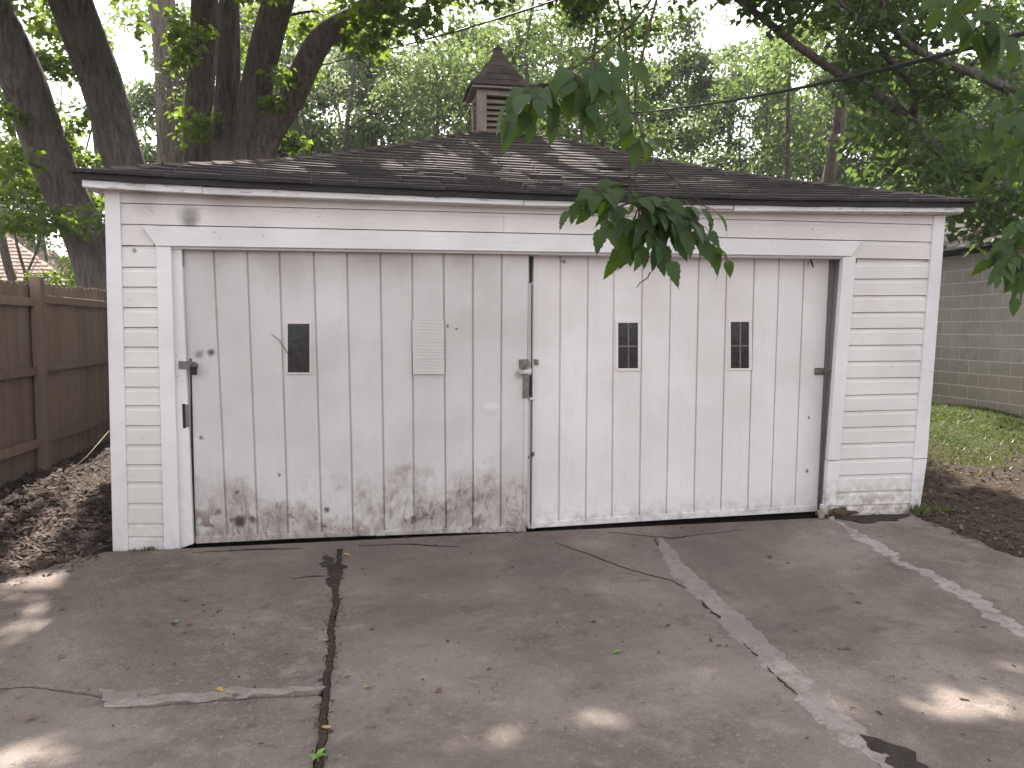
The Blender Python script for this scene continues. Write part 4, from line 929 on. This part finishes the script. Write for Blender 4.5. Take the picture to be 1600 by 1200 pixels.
# sprays at the right edge
hang([at(1640, -260, 2.7), at(1590, -90, 2.65), at(1555, -10, 2.6), at(1530, 30, 2.6)], [ja(x, y, 2.6) for x, y in ((1480, 5), (1500, 30), (1530, 50), (1545, 75), (1560, 45), (1590, 70), (1470, -20))], .105)
hang([at(1790, -60, 3.2), at(1690, 60, 3.15), at(1620, 170, 3.1), at(1598, 240, 3.1)], [ja(x, y, 3.1) for x, y in ((1560, 215), (1575, 240), (1590, 265), (1552, 262), (1600, 220), (1582, 180), (1610, 290), (1570, 150))], .105)
hang([at(1850, 150, 4.2), at(1720, 250, 4.1), at(1630, 330, 4.0), at(1600, 395, 4.0)], [ja(x, y, 4.0) for x, y in ((1560, 425), (1548, 400), (1580, 445), (1590, 460), (1575, 395), (1600, 430), (1560, 385), (1590, 375), (1610, 340), (1585, 350))], .11)
# thin dangling stems
for a, b, dd in (((985, 0), (993, 300), 2.9), ((1005, 235), (1110, 330), 2.75), ((1180, 180), (1182, 300), 6.0)):
    t_ = Tubes(); p_, r_ = spline([at(*a, dd), at((a[0] + b[0]) / 2 + 3, (a[1] + b[1]) / 2 + 4, dd), at(*b, dd)], [.004, .003, .0015], 6); t_.add(p_, r_, 5); t_.build('branch', TWIG, NTR)
T = Tubes()
p_, r_ = spline([V((6.2, -5.2, -.1)), V((6.1, -5.1, 1.5)), V((5.9, -5.0, 3.2)), V((5.2, -4.7, 4.6)), V((4.0, -4.2, 5.3)), V((2.4, -3.7, 5.0)), V((1.4, -3.45, 4.2))], [.22, .18, .16, .12, .09, .05, .02], 5); T.add(p_, r_, 9)
lim = [(p, r) for p, r in zip(p_, r_)][8:]
for s in (at(1040, -230, 2.9), at(1110, -260, 2.5), at(1060, -120, 2.6), at(1640, -260, 2.7), at(1790, -60, 3.2), at(1850, 150, 4.2), at(985, 0, 2.9)):
    q = min(lim, key=lambda n: (n[0] - s).length)[0]; pp, rr = spline([q, q.lerp(s, .5) + V((0, 0, .15)), s], [.022, .012, .006], 5); T.add(pp, rr, 6)
cN = rbox(14, (4.5, 8.5), (-7.5, -4.5), (5.2, 7.8))
p2, r2 = spline([V((6.0, -5.05, 2.6)), V((6.5, -5.4, 4.4)), V((6.8, -5.6, 6.5))], [.13, .10, .05], 5); T.add(p2, r2, 8)
limbs_to(T, lim + [(p, r) for p, r in zip(p2, r2)], cN, .03); T.build('trunk', BARK, NTR)
leaf_mesh('crown', clump_pts(cN, [rng.uniform(.5, .9) for _ in cN], 110), .13, LEAF_D, NTR)

# ------------------------------------------------------------------ overhead cables
def cable(name, label, pts, r):
    T = Tubes(); p_, r_ = spline(pts, [r] * len(pts), 8); T.add(p_, r_, 6); return tag(T.build(name, BLACK), label, 'cable')
cable('utility_cable', 'thick black service cable sagging over the right side of the roof', [at(1900, -30, 3.2), at(1600, 52, 4.6), at(1400, 104, 6.2), at(1220, 143, 8.6), at(1080, 166, 12), at(960, 178, 17), at(860, 180, 26)], .018)
cable('utility_cable', 'thin black cable rising from the dark stems above the cupola', [at(300, 150, 17), at(505, 101, 13.5), at(680, 58, 11), at(870, 0, 9), at(1010, -50, 8)], .013)
cable('utility_cable', 'upper of two level cables behind the leaning trunks', [at(-200, 246, 20), at(0, 248, 20), at(215, 252, 20), at(420, 258, 20)], .026)
cable('utility_cable', 'lower of two level cables behind the leaning trunks', [at(-200, 274, 20), at(0, 275, 20), at(90, 276, 20), at(260, 280, 20)], .014)

# ------------------------------------------------------------------ ground cover
def chips(name, label, pts, L, mat, lean=.35, cat=None):
    n = len(pts); P = np.array(pts)
    az = npr.uniform(0, 6.283, n); d = np.stack([np.cos(az), np.sin(az), npr.normal(0, lean, n)], 1); ln = L * npr.lognormal(0, .45, n)
    s = np.stack([-np.sin(az), np.cos(az), npr.normal(0, lean, n)], 1); wv = s * (ln * npr.uniform(.12, .3, n))[:, None]; dv = d * (ln * .5)[:, None]
    v = np.stack([P - dv - wv * .6, P - dv * .9 + wv, P + dv + wv * .5, P + dv * .9 - wv], 1).reshape(-1, 3); org = v.mean(0)
    me = bpy.data.meshes.new(name); me.vertices.add(4 * n); me.vertices.foreach_set('co', (v - org).ravel()); me.loops.add(4 * n); me.loops.foreach_set('vertex_index', np.arange(4 * n))
    me.polygons.add(n); me.polygons.foreach_set('loop_start', np.arange(n) * 4); me.polygons.foreach_set('loop_total', np.full(n, 4)); me.update(calc_edges=True); me.materials.append(mat)
    return tag(link(bpy.data.objects.new(name, me), V(org), None), label, cat, kind='stuff')
pts = []
while len(pts) < 26000:
    x, y = rng.uniform(-5.6, -1.9), rng.uniform(-2.2, 7.5)
    if in_drive(x, y, -.45 * rng.random() ** 3): continue
    if rng.random() > math.exp(-max(0, y - 1) * .25): continue
    pts.append((x, y, max(gz(x, y), .004 if in_drive(x, y) else -1) + rng.uniform(.004, .012 if in_drive(x, y) else .03)))
chips('mulch', 'brown wood chip mulch between fence and garage', pts, .032, MULCH)
pts = []
while len(pts) < 14000:
    x, y = rng.uniform(4.4, 9.1), rng.uniform(-3.0, 4.5)
    if in_drive(x, y, -.35 * rng.random() ** 3) or (y > .0 and x < 4.8): continue
    if rng.random() > (1.1 - .2 * max(0, y)): continue
    pts.append((x, y, max(gz(x, y), .004 if in_drive(x, y) else -1) + rng.uniform(.003, .01 if in_drive(x, y) else .02)))
chips('leaf_litter', 'brown leaf litter and bark on soil right of the garage', pts, .026, LITTER)
pts = []
for _ in range(1700):
    r = rng.random()
    if r < .25: q = on_z(rng.uniform(300, 1400), rng.uniform(838, 900)); q.y = -.05 - abs(rng.gauss(0, .16)); q.x = rng.uniform(-1.5, 4.4)
    elif r < .55: q = rng.choice([p for p in J1 if p.y > -4]) + V((rng.gauss(0, .022), rng.gauss(0, .03), 0))
    elif r < .58: q = on_z(rng.gauss(340, 50), rng.gauss(965, 18))
    else: q = V((rng.uniform(-2.6, 4.4), rng.uniform(-3.9, -.1), 0))
    if in_drive(q.x, q.y): pts.append((q.x, q.y, .007))
chips('driveway_debris', 'tiny twigs and dark crumbs scattered over the concrete', pts, .014, TWIG, .08)
def blades(name, label, pts, h, mat):
    n = len(pts); P = np.array(pts); az = npr.uniform(0, 6.283, n); hh = h * npr.uniform(.4, 1.4, n)
    s = np.stack([np.cos(az), np.sin(az), np.zeros(n)], 1) * (.006 + .05 * hh)[:, None]; lean = np.stack([npr.normal(0, .55, n), npr.normal(0, .55, n), np.ones(n)], 1) * hh[:, None]
    v = np.stack([P - s, P + s, P + lean], 1).reshape(-1, 3); org = v.mean(0)
    me = bpy.data.meshes.new(name); me.vertices.add(3 * n); me.vertices.foreach_set('co', (v - org).ravel()); me.loops.add(3 * n); me.loops.foreach_set('vertex_index', np.arange(3 * n))
    me.polygons.add(n); me.polygons.foreach_set('loop_start', np.arange(n) * 3); me.polygons.foreach_set('loop_total', np.full(n, 3)); me.update(calc_edges=True); me.materials.append(mat)
    return tag(link(bpy.data.objects.new(name, me), V(org), None), label, None, kind='stuff')
pts = []
while len(pts) < 24000:
    x, y = rng.uniform(4.8, 9.15), rng.uniform(.6, 9)
    f = sst(.9, 2.1, y + .7 * noise.noise(V((x * .9, y * .9, 5)))) * (.15 + .85 * sst(-.25, .3, noise.noise(V((x * 1.7, y * 1.7, 9)))))
    if rng.random() < f: pts.append((x, y, gz(x, y)))
blades('grass', 'patchy green lawn between garage and block building', pts, .04, GRASS)
for (px, py, n_, sx_, h_, lb) in ((1436, 801, 80, .035, .075, 'small yellow-green weed tuft at the foot of the right corner board'), (1470, 801, 70, .06, .055, 'low green weeds on the soil just right of the corner board')):
    p = on_z(px, py); pts = [(p.x + max(-2.2 * sx_, min(2.2 * sx_, rng.gauss(0, sx_))), p.y + rng.gauss(0, .03), -.005) for _ in range(n_)]
    tag(blades('weed_tuft', lb, pts, h_, GRASS), cat='weed', kind='thing')
pts = [(p.x + rng.gauss(0, .03), p.y + rng.gauss(0, .01), 0) for p in [on_z(232, 860)] for _ in range(40)]
tag(blades('weed_tuft', 'tiny weed at the foot of the left siding', pts, .03, GRASS), cat='weed', kind='thing')
# fallen leaves
FL = {k: simple('fallen_leaf_' + k, c, 30, .6, .3, .2, .002) for k, c in dict(green=[(.14, .24, .05), (.18, .29, .07), (.1, .18, .04)], yellow=[(.34, .24, .07), (.4, .3, .1), (.25, .16, .05)], brown=[(.13, .08, .05), (.18, .11, .07), (.09, .055, .035)], dark=[(.03, .065, .02), (.045, .08, .025), (.02, .045, .015)]).items()}
for px, py, L, k, lb in ((277, 976, .05, 'green', 'pale green leaf beside two brown ones on the left slab'), (925, 974, .055, 'green', 'pale green leaf with a brown scrap beside it on the concrete'), (970, 1021, .05, 'green', 'pale green leaf lying flat alone on the middle slab'), (1202, 874, .07, 'dark', 'dark green leaf lying on the slab near the right door'),
        (340, 1079, .05, 'yellow', 'yellow leaf lying on the pale cross patch'), (570, 1078, .045, 'yellow', 'yellow leaf just right of the dirt filled joint'), (537, 868, .06, 'yellow', 'yellow leaf at the door end of the dirt filled joint'), (510, 1005, .035, 'yellow', 'tiny yellow leaf halfway along the dirt filled joint'), (690, 1079, .045, 'brown', 'dry brown curled leaf alone on the middle slab'),
        (1330, 1015, .045, 'brown', 'upright brown leaf between the two pale diagonal patches'), (300, 979, .045, 'brown', 'brown leaf touching the pale green leaf on the left slab'), (516, 1142, .05, 'yellow', 'curled yellow leaf beside the joint near the seedling'), (285, 992, .04, 'brown', 'small brown leaf below the pale green leaf on the left slab'), (365, 1092, .06, 'brown', 'brown leaf on the pale cross patch beside a yellow one'),
        (55, 1121, .05, 'brown', 'brown leaf at the left of the slab below the cross crack'), (954, 970, .035, 'brown', 'brown leaf scrap beside a pale green leaf on the concrete'), (1325, 928, .05, 'brown', 'brown leaf on the slab beside the whitish patch strip'), (466, 1083, .03, 'yellow', 'tiny yellow leaf where the cross patch meets the joint'), (100, 1027, .05, 'brown', 'brown leaf just above the cross crack on the left slab')):
    P = on_z(px, py, 0); me = NL[rng.randrange(4)].copy(); me.materials[0] = FL[k]
    o = bpy.data.objects.new('fallen_leaf', me); link(o, V((P.x, P.y, .014)), None); o.rotation_euler = (rng.uniform(-.15, .15), rng.uniform(-.2, .2), rng.uniform(0, 6.28)); o.scale = (L,) * 3
    tag(o, lb, 'leaf', 'leaves fallen on the driveway')
WD = tag(empty('seedling', on_z(497, 1192)), 'bright green seedling growing in the driveway joint', 'seedling')
st = Tubes(); b = on_z(497, 1192); st.add([b - V((0, 0, .02)), b + V((0, 0, .03))], [.002, .0015], 5); st.build('stem', FL['green'], WD)
for k in range(5):
    me = NL[k % 4].copy(); me.materials[0] = FL['green']; o = bpy.data.objects.new('leaf', me); COL.objects.link(o); o.parent = WD; o.location = (0, 0, .02 + .004 * k); o.rotation_euler = (.35, 0, k * 1.35); o.scale = (.04,) * 3
# stick leaning in the mulch
st = Tubes(); a, b = on_z(130, 712, .0), V((-3.05, 3.4, .42)); st.add([V((-3.2, 2.6, .03)), V((-3.1, 3.1, .2)), V((-3.0, 3.5, .42))], [.006, .007, .004], 5)
tag(st.build('dry_stick', RAWOOD), 'thin pale dry stick standing in the mulch by the fence', 'stick')

# ------------------------------------------------------------------ thin sunlit haze volume added in place of lens glare
m_ = bpy.data.materials.new('glare_veil'); m_.use_nodes = True; m_.node_tree.nodes.clear()
o_ = m_.node_tree.nodes.new('ShaderNodeOutputMaterial'); v_ = m_.node_tree.nodes.new('ShaderNodeVolumePrincipled')
v_.inputs['Color'].default_value = (.95, .96, 1, 1); v_.inputs['Density'].default_value = .0011; v_.inputs['Anisotropy'].default_value = .4
m_.node_tree.links.new(v_.outputs[0], o_.inputs['Volume'])
hz = box('veil', (0, 5, 6.4), (1400, 1400, 15.6), m_); tag(hz, 'thin pale haze volume added in place of lens glare', kind='stuff')
SC.cycles.volume_bounces = 1
